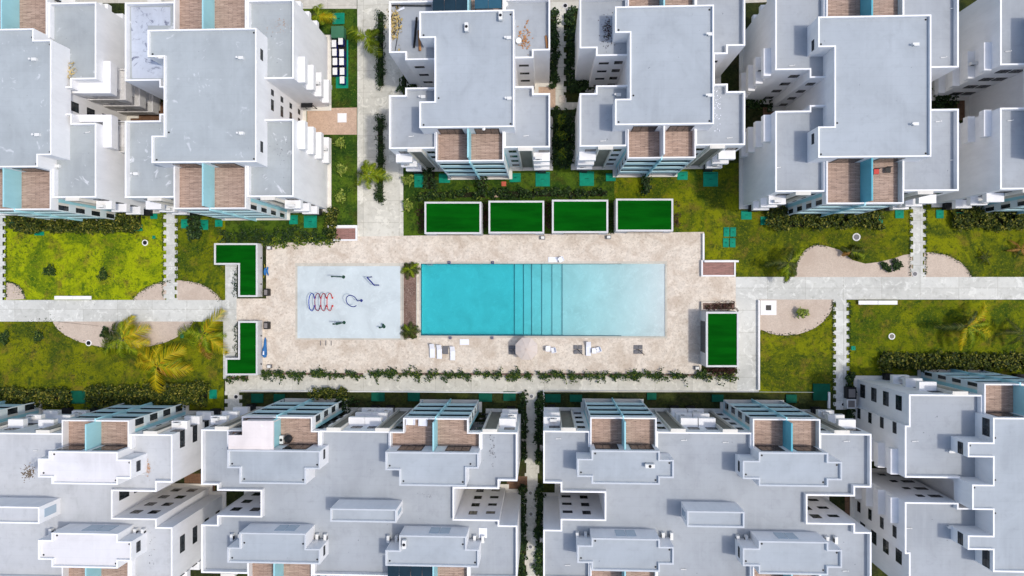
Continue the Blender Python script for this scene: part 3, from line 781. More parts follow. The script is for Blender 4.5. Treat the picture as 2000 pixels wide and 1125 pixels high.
# --- bottom row
B3 = Building('apartment_building', 'wide white double apartment block with lilac roofs, below the right half of the pool',
    [(1061, 843), (1702, 845), (1702, 949), (1670, 949), (1670, 967), (1577, 967), (1577, 1020), (1670, 1020), (1670, 1039), (1702, 1039), (1702, 1138), (1061, 1138), (1061, 1031), (1095, 1031), (1095, 1015), (1181, 1015), (1181, 964), (1095, 964), (1095, 947), (1061, 947)],
    [([(1127, 897), (1154, 897), (1154, 881), (1287, 881), (1287, 899), (1316, 899), (1316, 934), (1288, 934), (1288, 947), (1156, 947), (1156, 934), (1127, 934)],),
     ([(1450, 899), (1482, 899), (1482, 883), (1615, 883), (1615, 901), (1644, 901), (1644, 936), (1616, 936), (1616, 949), (1483, 949), (1483, 935), (1451, 935)],),
     ([(1128, 1065), (1155, 1065), (1155, 1053), (1287, 1053), (1287, 1067), (1316, 1067), (1316, 1101), (1288, 1101), (1288, 1117), (1156, 1117), (1156, 1101), (1128, 1101)],),
     ([(1451, 1072), (1481, 1072), (1481, 1060), (1616, 1060), (1616, 1074), (1645, 1074), (1645, 1108), (1616, 1108), (1616, 1121), (1484, 1121), (1484, 1107), (1451, 1107)],)],
    [tterr(1153, 1285, 816, 1, lim=(5.6, 5.6)), tterr(1469, 1606, 818, 1, cyan='strong_cyan_paint'), tterr(1153, 1285, 1172, -1), tterr(1469, 1606, 1172, -1)],
    [(1342, 998, 1454, 1031, 16.0, 'W')])
B2 = Building('apartment_building', 'wide white double apartment block with a cream terrace roof, below the splash pad',
    [(393, 843), (1010, 840), (1010, 940), (975, 940), (975, 957), (887, 957), (887, 1011), (975, 1011), (975, 1026), (1011, 1026), (1011, 1125), (393, 1125), (393, 1025), (424, 1025), (424, 1010), (509, 1010), (509, 959), (424, 959), (424, 945), (393, 945)],
    [([(443, 882), (625, 882), (625, 915), (597, 915), (597, 948), (469, 948), (469, 917), (443, 917)],),
     ([(754, 881), (935, 881), (935, 915), (909, 915), (909, 946), (780, 946), (780, 917), (754, 917)],),
     ([(470, 1043), (599, 1043), (599, 1072), (625, 1072), (625, 1103), (445, 1103), (445, 1072), (470, 1072)],),
     ([(781, 1044), (909, 1044), (909, 1073), (936, 1073), (936, 1104), (754, 1104), (754, 1072), (781, 1072)],)],
    [tterr(472, 607, 816, 1, back=(445, 624)), tterr(786, 917, 815, 1, back=(756, 935)), tterr(480, 610, 1160, -1), tterr(786, 917, 1160, -1)],
    [(645, 993, 774, 1021, 16.0, 'E')])
B1 = Building('apartment_building', 'white apartment block with bleached white penthouse roofs at the lower left edge',
    [(-300, 845), (337, 845), (337, 944), (306, 944), (306, 960), (220, 960), (220, 1012), (306, 1012), (306, 1027), (337, 1027), (337, 1130), (-300, 1130)],
    [([(99, 880), (230, 880), (230, 896), (257, 896), (257, 933), (230, 933), (230, 946), (100, 946), (100, 934), (74, 934), (74, 897), (99, 897)],),
     ([(101, 1044), (230, 1044), (230, 1056), (256, 1056), (256, 1094), (230, 1094), (230, 1109), (101, 1109), (101, 1095), (75, 1095), (75, 1056), (101, 1056)],),
     ([(-240, 880), (-82, 880), (-82, 946), (-240, 946)],)],
    [tterr(119, 252, 819, 1), tterr(119, 252, 1165, -1), tterr(-210, -78, 819, 1)],
    [(-60, 988, 77, 1023, 16.0, 'E', 'roof_pale')], roof='roof_pale', top='roof_white')
B4 = Building('apartment_building', 'white apartment block at the lower right edge with dark windows down its left wall',
    [(1775, 772), (2320, 772), (2320, 1164), (1775, 1164), (1775, 1082), (1767, 1082), (1767, 983), (1872, 983), (1872, 992), (1893, 992), (1893, 944), (1872, 944), (1872, 935), (1767, 935), (1767, 831), (1775, 831)],
    [([(1937, 817), (2250, 817), (2250, 1120), (1941, 1120), (1941, 1074), (1891, 1074), (1891, 1046), (1941, 1046), (1941, 994), (1899, 994), (1899, 945), (1938, 945), (1938, 893), (1889, 893), (1889, 864), (1937, 864)],)],
    [tterr(1922, 2062, 750, 1, midoff=.0)])
B4.stack('W', 1767, 877, 927, acs=(3,)); B4.stack('W', 1767, 972, 1022)

# windows on side walls and courtyard walls
for (b_, face, px, py, kw) in [
    (B4, 'W', 1775, 793, dict(w=1.75, h=1.35)), (B4, 'W', 1767, 843, dict(w=1.35, h=.85, sill=1.2)), (B4, 'W', 1767, 1052, dict(w=1.35, h=.85, sill=1.2)), (B4, 'W', 1775, 1100, dict(w=1.75, h=1.35)),
    (B4, 'N', 1850, 983, dict(w=1.4, h=.9)), (B4, 'N', 1820, 983, dict(w=.8, h=.8)),
    (B1, 'E', 337, 865, dict(w=2.1, h=1.1, sill=1.1)), (B1, 'E', 337, 1075, dict(w=2.1, h=1.1, sill=1.1)),
    (B1, 'N', 245, 1012, dict(w=1.1, h=1.2)), (B1, 'N', 280, 1012, dict(w=1.1, h=1.2)), (B1, 'E', 220, 975, dict(w=1.2, h=2.0, sill=.6)),
    (B2, 'N', 445, 1010, dict(w=1.1, h=1.2)), (B2, 'N', 484, 1010, dict(w=1.1, h=1.2)), (B2, 'N', 920, 1011, dict(w=1.0, h=1.2)), (B2, 'N', 955, 1011, dict(w=1.1, h=.8)),
    (B3, 'N', 1110, 1015, dict(w=1.2, h=.8)), (B3, 'N', 1148, 1015, dict(w=1.0, h=1.2)), (B3, 'N', 1608, 1020, dict(w=1.1, h=1.3)), (B3, 'N', 1645, 1020, dict(w=1.2, h=.8)),
    (T2, 'E', 520, 171, dict(w=.7, h=.8, sill=1.3)), (T2, 'E', 520, 196, dict(w=1.35, h=.8, sill=1.3)), (T1, 'E', 122, 200, dict(w=1.2, h=1.5)),
    (T3, 'S', 812, 119, dict(w=1.2, h=.6)), (T3, 'S', 1022, 112, dict(w=1.2, h=.6)), (T4, 'S', 1183, 109, dict(w=1.2, h=.6)), (T4, 'S', 1212, 109, dict(w=1.0, h=1.0)),
    (T4, 'S', 1405, 106, dict(w=.8, h=.6)), (T5, 'S', 1565, 138, dict(w=1.1, h=1.0)), (T5, 'S', 1598, 152, dict(w=.9, h=1.0)), (T6, 'S', 1985, 127, dict(w=1.3, h=1.2)), (T6, 'S', 2012, 127, dict(w=1.3, h=1.2)),
    (T5, 'E', 1873, 330, dict(w=1.0, h=1.4))]:
    b_.column(face, px, py, **kw)
def hang_window(b_, face, px, py, z, w, h):
    """window in a penthouse wall; px,py = a point on the wall's top edge"""
    x, y = W(px, py, ZP); plane, c = (y, x) if face in 'NS' else (x, y); best = None
    for q, _ in b_.pents:
        for i in range(len(q)):
            a_, d_ = q[i], q[(i + 1) % len(q)]; ax = 1 if face in 'NS' else 0
            if abs(a_[ax] - d_[ax]) < 1e-6 and min(a_[1 - ax], d_[1 - ax]) - .2 <= c <= max(a_[1 - ax], d_[1 - ax]) + .2:
                dd = abs(a_[ax] - plane)
                if best is None or dd < best[0]: best = (dd, a_[ax])
    sg = 1 if face in 'NE' else -1
    b_.window(face, best[1] + sg * .004, c, z, w, h)
for (b_, f_, px, py, w_, h_) in ((B4, 'W', 1889, 880, 1.35, .95), (B4, 'W', 1937, 838, 2.0, 1.25), (B4, 'W', 1891, 1060, 1.35, .95), (B4, 'W', 1941, 1098, 2.0, 1.25), (T5, 'W', 1594, 80, 1.2, .7), (T5, 'W', 1596, 266, 1.2, .7),
    (B1, 'E', 257, 916, 1.25, .8), (B1, 'E', 256, 1076, 1.25, .8), (B2, 'E', 625, 893, 1.1, .6), (B2, 'E', 625, 1085, 1.1, .6), (B3, 'W', 1451, 917, 1.2, .6), (B3, 'W', 1451, 1088, 1.2, .6), (T2, 'E', 498, 99, 1.3, .7), (T2, 'E', 499, 282, 1.3, .7)):
    hang_window(b_, f_, px, py, 13.9, w_, h_)
# small rooftop fittings
for (b_, x, y, z, k) in [(B2, 464, 1047, 12.5, 3), (B2, 630, 1047, 12.5, 3), (B2, 768, 1050, 12.5, 3), (B2, 936, 1050, 12.5, 3), (B3, 1135, 1044, 12.5, 3), (B3, 1302, 1044, 12.5, 3), (B3, 1447, 1050, 12.5, 3), (B3, 1621, 1052, 12.5, 3),
    (B1, 276, 1037, 12.5, 3), (B1, 112, 1037, 12.5, 3), (B3, 1090, 857, 12.5, 1), (B3, 1335, 860, 12.5, 1), (B3, 1652, 862, 12.5, 1), (B3, 1416, 864, 12.5, 1), (B3, 1108, 1104, 12.5, 1), (B3, 1334, 1112, 12.5, 1), (B3, 1650, 1115, 12.5, 1),
    (B1, 278, 926, 12.5, 1), (B1, 70, 880, 12.5, 1), (T3, 803, 267, 12.5, 1), (T3, 1027, 266, 12.5, 1), (T3, 827, 190, 12.5, 0), (T4, 1208, 186, 12.5, 0), (T4, 1177, 276, 12.5, 1), (T4, 1424, 270, 12.5, 1), (T2, 267, 340, 12.5, 0),
    (T1, 115, 325, 12.5, 0), (T1, 172, 259, 12.5, 1), (B4, 1786, 862, 12.5, 1), (B4, 1774, 1032, 12.5, 1), (B4, 1858, 881, 12.5, 0), (B4, 1856, 1028, 12.5, 0), (T3, 945, 252, 15.37, 2)]:
    b_.vent(x, y, z, k)
# skylight panels in the back walls of rear penthouses
for b_, px0, px1, py in ((B2, 530, 570, 1043), (B2, 835, 875, 1044), (B3, 1205, 1245, 1053), (B3, 1525, 1565, 1060), (B1, 150, 205, 1044)):
    xa_, y_ = W(px0, py, ZP); xb2 = W(px1, py, ZP)[0]
    q = min((abs(p[1] - y_), p[1]) for pp, _ in b_.pents for p in pp)[1] + .004
    mb = MB(); mb.box(xa_, (xa_ + xb2) / 2 - .05, q, q + .05, 13.0, 14.9); mb.box((xa_ + xb2) / 2 + .05, xb2, q, q + .05, 13.0, 14.9); b_.add(mb, 'glazed_panel', 'skylight_glass')
# cream roof extension over B2's left terrace
q = P([(446, 850), (473, 850), (473, 822), (534, 822), (534, 881), (446, 881)], 15.4)
mb = MB(); mb.prism(ccw(q), 15.15, 15.4); mb.prism(ccw(P([(474, 824), (533, 824), (533, 826), (474, 826)], 15.1)), 12.5, 15.14); mb.prism(ccw(P([(448, 852), (451, 852), (451, 880), (448, 880)], 15.1)), 12.5, 15.14)
B2.add(mb, 'roof_extension', 'roof_cream')
paint('blue_hoop', (.01, .05, .45), .2, .35)
paint('red_dark', (.42, .02, .04), .2, .35)
paint('grey_mid', (.22, .20, .19), .2, .6)
paint('blue_glass', (.03, .10, .15), .2, .3)
# ---------------------------------------------------------------- turf-roofed cabanas
def cabana(label, polys_px, zt, group, openings, posts=True):
    q = ccw(P(polys_px, zt)); cx = sum(p[0] for p in q) / len(q); cy = sum(p[1] for p in q) / len(q)
    root = thing('cabana', label, 'cabana', (cx, cy, 0), group)
    mb = MB(); mb.shell(q, 0, zt, zt - .3, .24); w = mb.obj('wall', 'cabana_paint', root)
    mb = MB(); mb.prism(offset(q, .23), zt - .35, zt - .12, False); mb.obj('turf_roof', 'turf', root)
    for (face, a, b_, plane) in openings:
        mb = MB()
        if face == 'S': mb.box(a, b_, plane - .03, plane + .01, .25, zt - .5)
        if face == 'W': mb.box(plane - .03, plane + .01, a, b_, .25, zt - .5)
        mb.obj('opening', 'dark_glass', root)  # dark plate on the closed wall stands in for a shaded opening
    return root, q
cabs = [(829, 394, 940, 457, 'leftmost of the four turf-roofed white cabanas north of the pool'), (954, 392, 1063, 456, 'second turf-roofed white cabana from the left, north of the pool'),
        (1078, 390, 1188, 455, 'third turf-roofed white cabana from the left, north of the pool'), (1203, 388, 1315, 452, 'rightmost of the four turf-roofed white cabanas north of the pool')]
for (x0_, y0_, x1_, y1_, lb) in cabs:
    zt = 3.0; a0, a1, b0, b1 = rect(x0_, y0_, x1_, y1_, zt)
    cabana(lb, [(x0_, y0_), (x1_, y0_), (x1_, y1_), (x0_, y1_)], zt, 'turf-roofed cabanas by the pool', [('S', a0 + 1.6, a1 - 1.2, b0)])
a0, a1, b0, b1 = rect(1379, 609, 1443, 717, 3.4)
cabana('single turf-roofed white cabana at the right end of the pool terrace', [(1379, 609), (1443, 609), (1443, 717), (1379, 717)], 3.4, 'turf-roofed cabanas by the pool', [('W', b0 + 1.8, b1 - 1.3, a0)])
cabana('L-shaped turf-roofed shelter above the left entrance to the pool terrace', [(418, 475), (503, 475), (503, 580), (465, 580), (465, 517), (418, 517)], 1.7, None, [])
cabana('L-shaped turf-roofed shelter below the left entrance to the pool terrace', [(440, 733), (503, 733), (503, 627), (465, 627), (465, 699), (440, 699)], 1.7, None, [])

# ---------------------------------------------------------------- low walls, kerbs, planters
def lowwall(label, px0, py0, px1, py1, h=.45, mat='white_paint', cat='wall', name='low_wall'):
    a0, a1, b0, b1 = rect(px0, py0, px1, py1, h); mb = MB(); mb.box(a0, a1, b0, b1, 0, h)
    c = ((a0 + a1) / 2, (b0 + b1) / 2, 0); o = mb.obj(name, mat, loc=c, bevel=.02); return tag(o, label, cat)
lowwall('thin white garden wall running along the lower edge of the concrete walk', 1064, 763, 1590, 766.5)
lowwall('short white garden wall return at the left end of the sunken strip', 1060.5, 763, 1063.5, 795)
lowwall('thin white wall between concrete walk and the square lawn', 1481, 586, 1484.5, 762)
lowwall('short white garden wall at right end of sunken strip beside the saw-toothed path', 1618, 766, 1622, 798)
lowwall('short white wall on the terrace edge beside the right lawn', 1372.5, 456, 1376, 508)
lowwall('long white edge slab below the walk left of centre', 470, 764, 1020, 766.5, .3)
def planter(label, x0_, y0_, x1_, y1_, mat='planter_brown', wallm='white_paint', h=.5):
    a0, a1, b0, b1 = rect(x0_, y0_, x1_, y1_, h); mb = MB(); mb.shell([(a0, b0), (a1, b0), (a1, b1), (a0, b1)], 0, h, h - .12, .2)
    root = thing('planter', label, 'planter', ((a0 + a1) / 2, (b0 + b1) / 2, 0))
    mb.obj('rim', wallm, root); m2 = MB(); m2.prism([(a0 + .19, b0 + .19), (a1 - .19, b0 + .19), (a1 - .19, b1 - .19), (a0 + .19, b1 - .19)], .1, h - .1); m2.obj('bed', mat, root)
    return root
planter('low white-rimmed seat with brown slats at the right edge of terrace', 1370, 508, 1437, 540)
lowwall('thin white wall behind brown slatted seat on the right', 1376, 508.5, 1443, 512, .8)
planter('low white-rimmed seat with brown slats by the concrete walk top of terrace', 651, 443, 697, 470)
lowwall('thin white wall behind brown slatted seat by the walk', 640, 440, 697, 444, .8)
planter('narrow planter of dark red foliage behind the right cabana', 1370, 589, 1438, 607, 'mulch', 'coral_stone')

def bench(label, x0_, y0_, x1_, y1_):
    a0, a1, b0, b1 = rect(x0_, y0_, x1_, y1_, .45); root = thing('bench', label, 'bench', ((a0 + a1) / 2, (b0 + b1) / 2, 0))
    m_ = (a0 + a1) / 2
    for u, v_ in ((a0, m_ - .02), (m_ + .02, a1)):
        mb = MB(); mb.box(u, v_, b0, b1, .33, .45); mb.obj('seat', 'white_paint', root, bevel=.015)
    for u in (a0 + .3, m_ - .15, a1 - .6):
        mb = MB(); mb.box(u, u + .3, b0 + .1, b1 - .1, 0, .329); mb.obj('leg', 'concrete_rail', root)
bench('long white concrete bench on the edge of the bright lawn at left', 106, 578, 178, 585)
bench('long white concrete bench on the lower side of the walk at right', 1677, 587, 1753, 595)

# ---------------------------------------------------------------- foliage
def leafmesh(pts, sizes, mat, name, parent=None, label=None, cat=None, group=None, kind=None, flat=.6, aspect=.5, loc=None):
    pts = np.asarray(pts, float); n_ = len(pts)
    nrm = rng.normal(size=(n_, 3)); nrm[:, 2] = np.abs(nrm[:, 2]) + flat * 2; nrm /= np.linalg.norm(nrm, axis=1)[:, None]
    t = rng.normal(size=(n_, 3)); t -= (t * nrm).sum(1)[:, None] * nrm; t /= np.linalg.norm(t, axis=1)[:, None]; b_ = np.cross(nrm, t)
    s_ = np.asarray(sizes, float).reshape(-1, 1) * np.ones((n_, 1))
    V = np.stack([pts - t * s_, pts + b_ * s_ * aspect, pts + t * s_, pts - b_ * s_ * aspect], 1).reshape(-1, 3)
    off = np.array(parent_world(parent)) if parent else (np.array(loc) if loc is not None else np.zeros(3))
    V = V - off
    me = bpy.data.meshes.new(name); me.vertices.add(4 * n_); me.vertices.foreach_set('co', V.ravel())
    me.loops.add(4 * n_); me.loops.foreach_set('vertex_index', np.arange(4 * n_)); me.polygons.add(n_)
    me.polygons.foreach_set('loop_start', np.arange(0, 4 * n_, 4)); me.update(calc_edges=True); me.validate()
    me.materials.append(MATS[mat]); o = bpy.data.objects.new(name, me); COL.objects.link(o)
    if parent: o.parent = parent
    elif loc is not None: o.location = loc
    return tag(o, label, cat, group, kind)
def clump_points(a0, a1, b0, b1, h, n_, csize=.45, cn=22, spill=.0):
    """leaves gathered in uneven clumps over a strip"""
    k = max(1, n_ // cn); cx = rng.uniform(a0, a1, k) + rng.normal(0, .12, k); cy = rng.uniform(b0, b1, k) + rng.normal(0, .16, k); ch = h * rng.uniform(.35, 1, k)
    cs = csize * rng.uniform(.5, 1.25, k)
    d = rng.normal(size=(k, cn, 3)); d /= np.linalg.norm(d, axis=2)[..., None]; d *= (rng.uniform(.35, 1, (k, cn)) ** .5)[..., None]
    p = np.stack([cx, cy, ch], 1)[:, None, :] + d * cs[:, None, None] * np.array([1, 1, .8])
    p = p.reshape(-1, 3); p[:, 2] = np.maximum(p[:, 2], .05); return p
def hedge(label, x0_, y0_, x1_, y1_, h, mat='leaf_hedge', dens=60, csize=.5, size=.19, name='hedge', core=True, cat='hedge'):
    a0, a1, b0, b1 = rect(x0_, y0_, x1_, y1_, h * .5); root = thing(name, label, cat, ((a0 + a1) / 2, (b0 + b1) / 2, 0))
    n_ = int(min(14000, dens * .62 * (a1 - a0) * (b1 - b0)))
    if core:
        bd = MB(); e_ = min(.3, (a1 - a0) * .2, (b1 - b0) * .2); bd.box(a0 + e_, a1 - e_, b0 + e_, b1 - e_, .005, .05 + random.random() * .05); bd.obj('gap_shade_bed', 'gap_shade_soil', root)  # blackened soil plate, paints shade into the gaps between leaf clumps
    i_ = csize * .5
    pts = clump_points(a0 + i_ * .5, a1 - i_ * .5, b0 + i_ * .5, b1 - i_ * .5, h, n_, csize)
    leafmesh(pts, rng.uniform(.6, 1.3, len(pts)) * size, mat, 'foliage', root)
    if core:
        mb = MB(); k = max(2, int(max(a1 - a0, b1 - b0) / .8)); horiz = (a1 - a0) > (b1 - b0)
        for i in range(k):
            f = (i + .5) / k; x = a0 + (a1 - a0) * f if horiz else random.uniform(a0 + .2, a1 - .2); y = b0 + (b1 - b0) * f if not horiz else random.uniform(b0 + .2, b1 - .2)
            mb.tube([(x, y, 0), (x + random.uniform(-.15, .15), y + random.uniform(-.15, .15), h * .7)], [.04, .015], 6)
        mb.obj('stems', 'trunk_bark', root)
    return root
hedge('dense dark hedge under the balconies above the bright lawn', 20, 415, 275, 452, 1.1, dens=230)
hedge('small bushy hedge clump beside the left saw-toothed path', 365, 412, 392, 470, 1.0, 'leaf_dark', dens=200)
hedge('thick olive hedge under the lower left balconies, left piece', -40, 758, 138, 796, 1.2, dens=230)
hedge('thick olive hedge between dark teal cover and green sign, lower left', 172, 755, 350, 800, 1.2, dens=230)
hedge('rounded olive hedge end beside the green sign lower left', 285, 748, 405, 790, 1.3, dens=220)
hedge('long hedge below the balconies of the right block', 1500, 405, 1722, 446, 1.1, dens=230)
hedge('hedge below the balconies at the far right edge', 1862, 405, 2060, 446, 1.1, dens=230)
hedge('clipped yellow-green hedge behind the lower right block', 1718, 690, 2060, 722, 1.1, dens=240)
hedge('dark clipped hedge strip in the concrete walk, upper one', 734, 22, 751, 170, .7, 'leaf_dark', dens=260, size=.11)
hedge('dark clipped hedge strip in the concrete walk, lower one', 734, 227, 750, 398, .7, 'leaf_dark', dens=260, size=.11)
hedge('dark shrub row left of the stepping path between the compact blocks', 1076, 18, 1090, 170, .9, 'leaf_dark', dens=220)
hedge('dark shrub row right of the stepping path between the compact blocks', 1106, 18, 1128, 180, .9, 'leaf_dark', dens=220)
hedge('dark leafy thicket in the gap below the stepping path', 1080, 215, 1124, 325, 1.2, 'leaf_dark', dens=220, size=.18)
hedge('dark hedge left of the path between the lower double blocks', 1016, 765, 1026, 900, .9, 'leaf_dark', dens=240)
hedge('dark lower hedge left of the path between the lower double blocks', 1014, 945, 1026, 1125, .9, 'leaf_dark', dens=240)
hedge('dark hedge right of the path between the lower double blocks', 1046, 765, 1061, 905, .9, 'leaf_dark', dens=240)
hedge('dark lower hedge right of the path between the lower double blocks', 1047, 948, 1061, 1125, .9, 'leaf_dark', dens=240)
hedge('dark shrubs in the courtyard between the upper left wings of compact block', 780, 145, 850, 178, .8, 'leaf_dark', dens=120)
hedge('dark shrubs in the left courtyard of the second compact block', 1115, 155, 1200, 182, .8, 'leaf_dark', dens=120)
hedge('dark shrubs in the courtyard gap of the upper right blocks', 1452, 185, 1510, 212, .8, 'leaf_dark', dens=120)
hedge('dark shrubs beside the far right courtyard', 1825, 170, 1870, 212, .9, 'leaf_dark', dens=120)
hedge('dark hedge against the lower right block beside the saw-toothed path', 1656, 730, 1668, 820, .9, 'leaf_dark', dens=240)
hedge('shaggy dark grass border behind the left shelter', 430, 448, 650, 474, .6, 'leaf_dark', dens=130, size=.14, core=False)
hedge('ragged leafy edge along the top left terrace', 505, 466, 645, 480, .5, 'leaf_weed', dens=110, size=.15, core=False)
hedge('dark shrub row behind the first cabana', 815, 372, 950, 388, .6, 'leaf_vine', dens=100)
hedge('dark shrub row behind the second and third cabanas', 955, 370, 1190, 386, .6, 'leaf_dark', dens=100)
hedge('olive bush on the sunken strip below the walk', 605, 758, 680, 778, 1.6, 'leaf_hedge', dens=200, size=.16)
hedge('dark bush by the lower balconies left of centre', 655, 778, 700, 798, 1.4, 'leaf_dark', dens=160, size=.16)
hedge('yellowing bush at the corner of the brown slatted seat', 636, 400, 660, 466, 1.3, 'leaf_hedge', dens=160, size=.17)
hedge('green climbing bush on the first compact block lawn', 828, 318, 852, 372, 1.2, 'leaf_dark', dens=110, size=.17)
hedge('green bush under the middle fin of compact block', 930, 342, 950, 388, 1.3, 'leaf_dark', dens=110, size=.17)
hedge('green bush under the middle fin of second compact block', 1253, 338, 1275, 380, 1.3, 'leaf_dark', dens=110, size=.17)
hedge('dark red foliage in the narrow planter behind right cabana', 1374, 592, 1434, 605, .9, 'leaf_red', dens=240, size=.12, name='red_foliage_plant', cat='plant')
hedge('dark red foliage below the right cabana', 1378, 714, 1438, 728, .7, 'leaf_red', dens=240, size=.12, name='red_foliage_plant', cat='plant')
for i, (u, v_) in enumerate(((818, 829), (941, 952), (1065, 1076), (1190, 1200), (1316, 1324))):
    hedge(['narrow dark plant strip left of the first cabana', 'narrow dark plant strip between first and second cabanas', 'narrow dark plant strip between second and third cabanas',
           'narrow dark plant strip between third and fourth cabanas', 'narrow red plant strip right of the fourth cabana'][i], u, 395, v_, 455, .8, 'leaf_red' if i != 3 else 'leaf_dark', dens=130, size=.12, name='plant_strip', cat='plant', core=False)
for i, (x, y0_, y1_) in enumerate(((459, 520, 578), (460, 632, 698))):
    hedge(['thin dark hedge beside the upper L-shaped shelter', 'thin dark hedge beside the lower L-shaped shelter'][i], x, y0_, x + 5, y1_, .8, 'leaf_dark', dens=260, size=.1)
# vine rows along the bottom of the terrace
def vine(label, xa_, xb2, y, seed=0):
    a0 = W(xa_, y, .4); a1 = W(xb2, y, .4); root = thing('vine_row', label, 'vine', ((a0[0] + a1[0]) / 2, a0[1], 0)); L = a1[0] - a0[0]
    mb = MB(); mb.box(a0[0], a1[0], a0[1] - .12, a0[1] + .12, 0, .3); mb.obj('root_bed', 'mulch', root)
    pts = []
    k = int(L * 3.6)
    for i in range(k):
        cx = a0[0] + L * rng.uniform(0, 1); r_ = rng.uniform(.2, .62) ; cyv = a0[1] + rng.normal(0, .22) - .08; m_ = int(26 * r_ / .4)
        d = rng.normal(size=(m_, 3)) * np.array([r_, r_ * .8, .18]) * .55; pts.append(np.array([cx, cyv, .5]) + d)
        if rng.uniform() < .22:
            d = rng.normal(size=(14, 3)) * .13; j = np.linspace(0, 1, 14)[:, None]; sgn = rng.choice([-1, -1, 1])
            pts.append(np.array([cx, cyv, .5]) + d + j * np.array([rng.uniform(-.5, .5), sgn * rng.uniform(.6, 1.2), 0]))
    p = np.concatenate(pts); p[:, 2] = np.clip(p[:, 2], .06, 1.2)
    leafmesh(p, rng.uniform(.07, .17, len(p)), 'leaf_vine', 'foliage', root, aspect=.7)
vine('straggling vine row under the splash pad', 505, 708, 730); vine('straggling vine row under the loungers and umbrella', 722, 1042, 730)
vine('straggling vine row at the lower right of the terrace', 1050, 1437, 731)
vine('thin vine tufts below the lower L-shaped shelter', 442, 482, 738)

def shrub(label, px, py, r, h, mat='leaf_bright', n_=160, size=.16, name='shrub', aspect=.45, group=None):
    x, y = W(px, py, h * .5); root = thing(name, label, 'shrub', (x, y, 0), group)
    d = rng.normal(size=(n_, 3)); d /= np.linalg.norm(d, axis=1)[:, None]; rr = rng.uniform(.25, 1, (n_, 1)) ** .6
    ang = np.arctan2(d[:, 1], d[:, 0]); lob = .72 + .16 * np.sin(ang * 3 + rng.uniform(0, 6)) + .12 * np.sin(ang * 7 + rng.uniform(0, 6)) + .1 * np.sin(ang * 2 + rng.uniform(0, 6))
    p = d * rr * np.array([r, r, h * .45]) * lob[:, None] + np.array([x, y, h * .55]); p[:, 2] = np.maximum(p[:, 2], .05)
    leafmesh(p, rng.uniform(.7, 1.3, n_) * size, mat, 'foliage', root, aspect=aspect)
    mb = MB()
    for k in range(4):
        a = k * 1.6 + .3; mb.tube([(x, y, 0), (x + math.cos(a) * r * .3, y + math.sin(a) * r * .3, h * .6)], [.035, .012], 6)
    mb.obj('stems', 'trunk_bark', root); return root
for (px, py, lb) in ((664, 279, 'pale leafy shrub below the tan courtyard paving'), (667, 330, 'pale leafy shrub midway down the narrow lawn strip'), (665, 384, 'pale leafy shrub at lower end of the narrow lawn strip'),
                     (796, 352, 'pale leafy shrub at the corner of compact block lawn'), (796, 402, 'pale leafy shrub left of first cabana'), (1567, 611, 'small leafy shrub on the half-round gravel bed')):
    shrub(lb, px, py, 1.05, 1.4, n_=170, size=.24, aspect=.32)
for (px, py, lb, r_) in ((97, 528, 'dark low bush on left part of the bright lawn', 1.15), (201, 537, 'dark low bush at centre of the bright lawn', 1.0), (75, 657, 'dark low bush on the olive lawn at left', .95), (8, 660, 'dark low bush at the far left edge of the olive lawn', 1.1),
                         (1752, 517, 'dark round tuft plant at the right end of the curved gravel bed', .9), (1727, 518, 'small dark tuft on curved gravel bed edge', .55), (1735, 525, 'dark small tuft below the larger one on curved gravel', .5),
                         (205, 650, 'dark bush beside the yellow palm on gravel', .9)):
    shrub(lb, px, py, r_ * 1.15, .6, 'leaf_dark' if r_ < .92 else 'leaf_vine', 420, .12, aspect=.6)
for (px, py, lb) in ((1096, 235, 'broad-leaved plant at top of the gap thicket'), (1096, 265, 'broad-leaved plant in the middle of gap thicket'), (1096, 302, 'broad-leaved plant at bottom of the gap thicket')):
    shrub(lb, px, py, 1.1, 2.0, 'leaf_weed', 150, .3, aspect=.3)

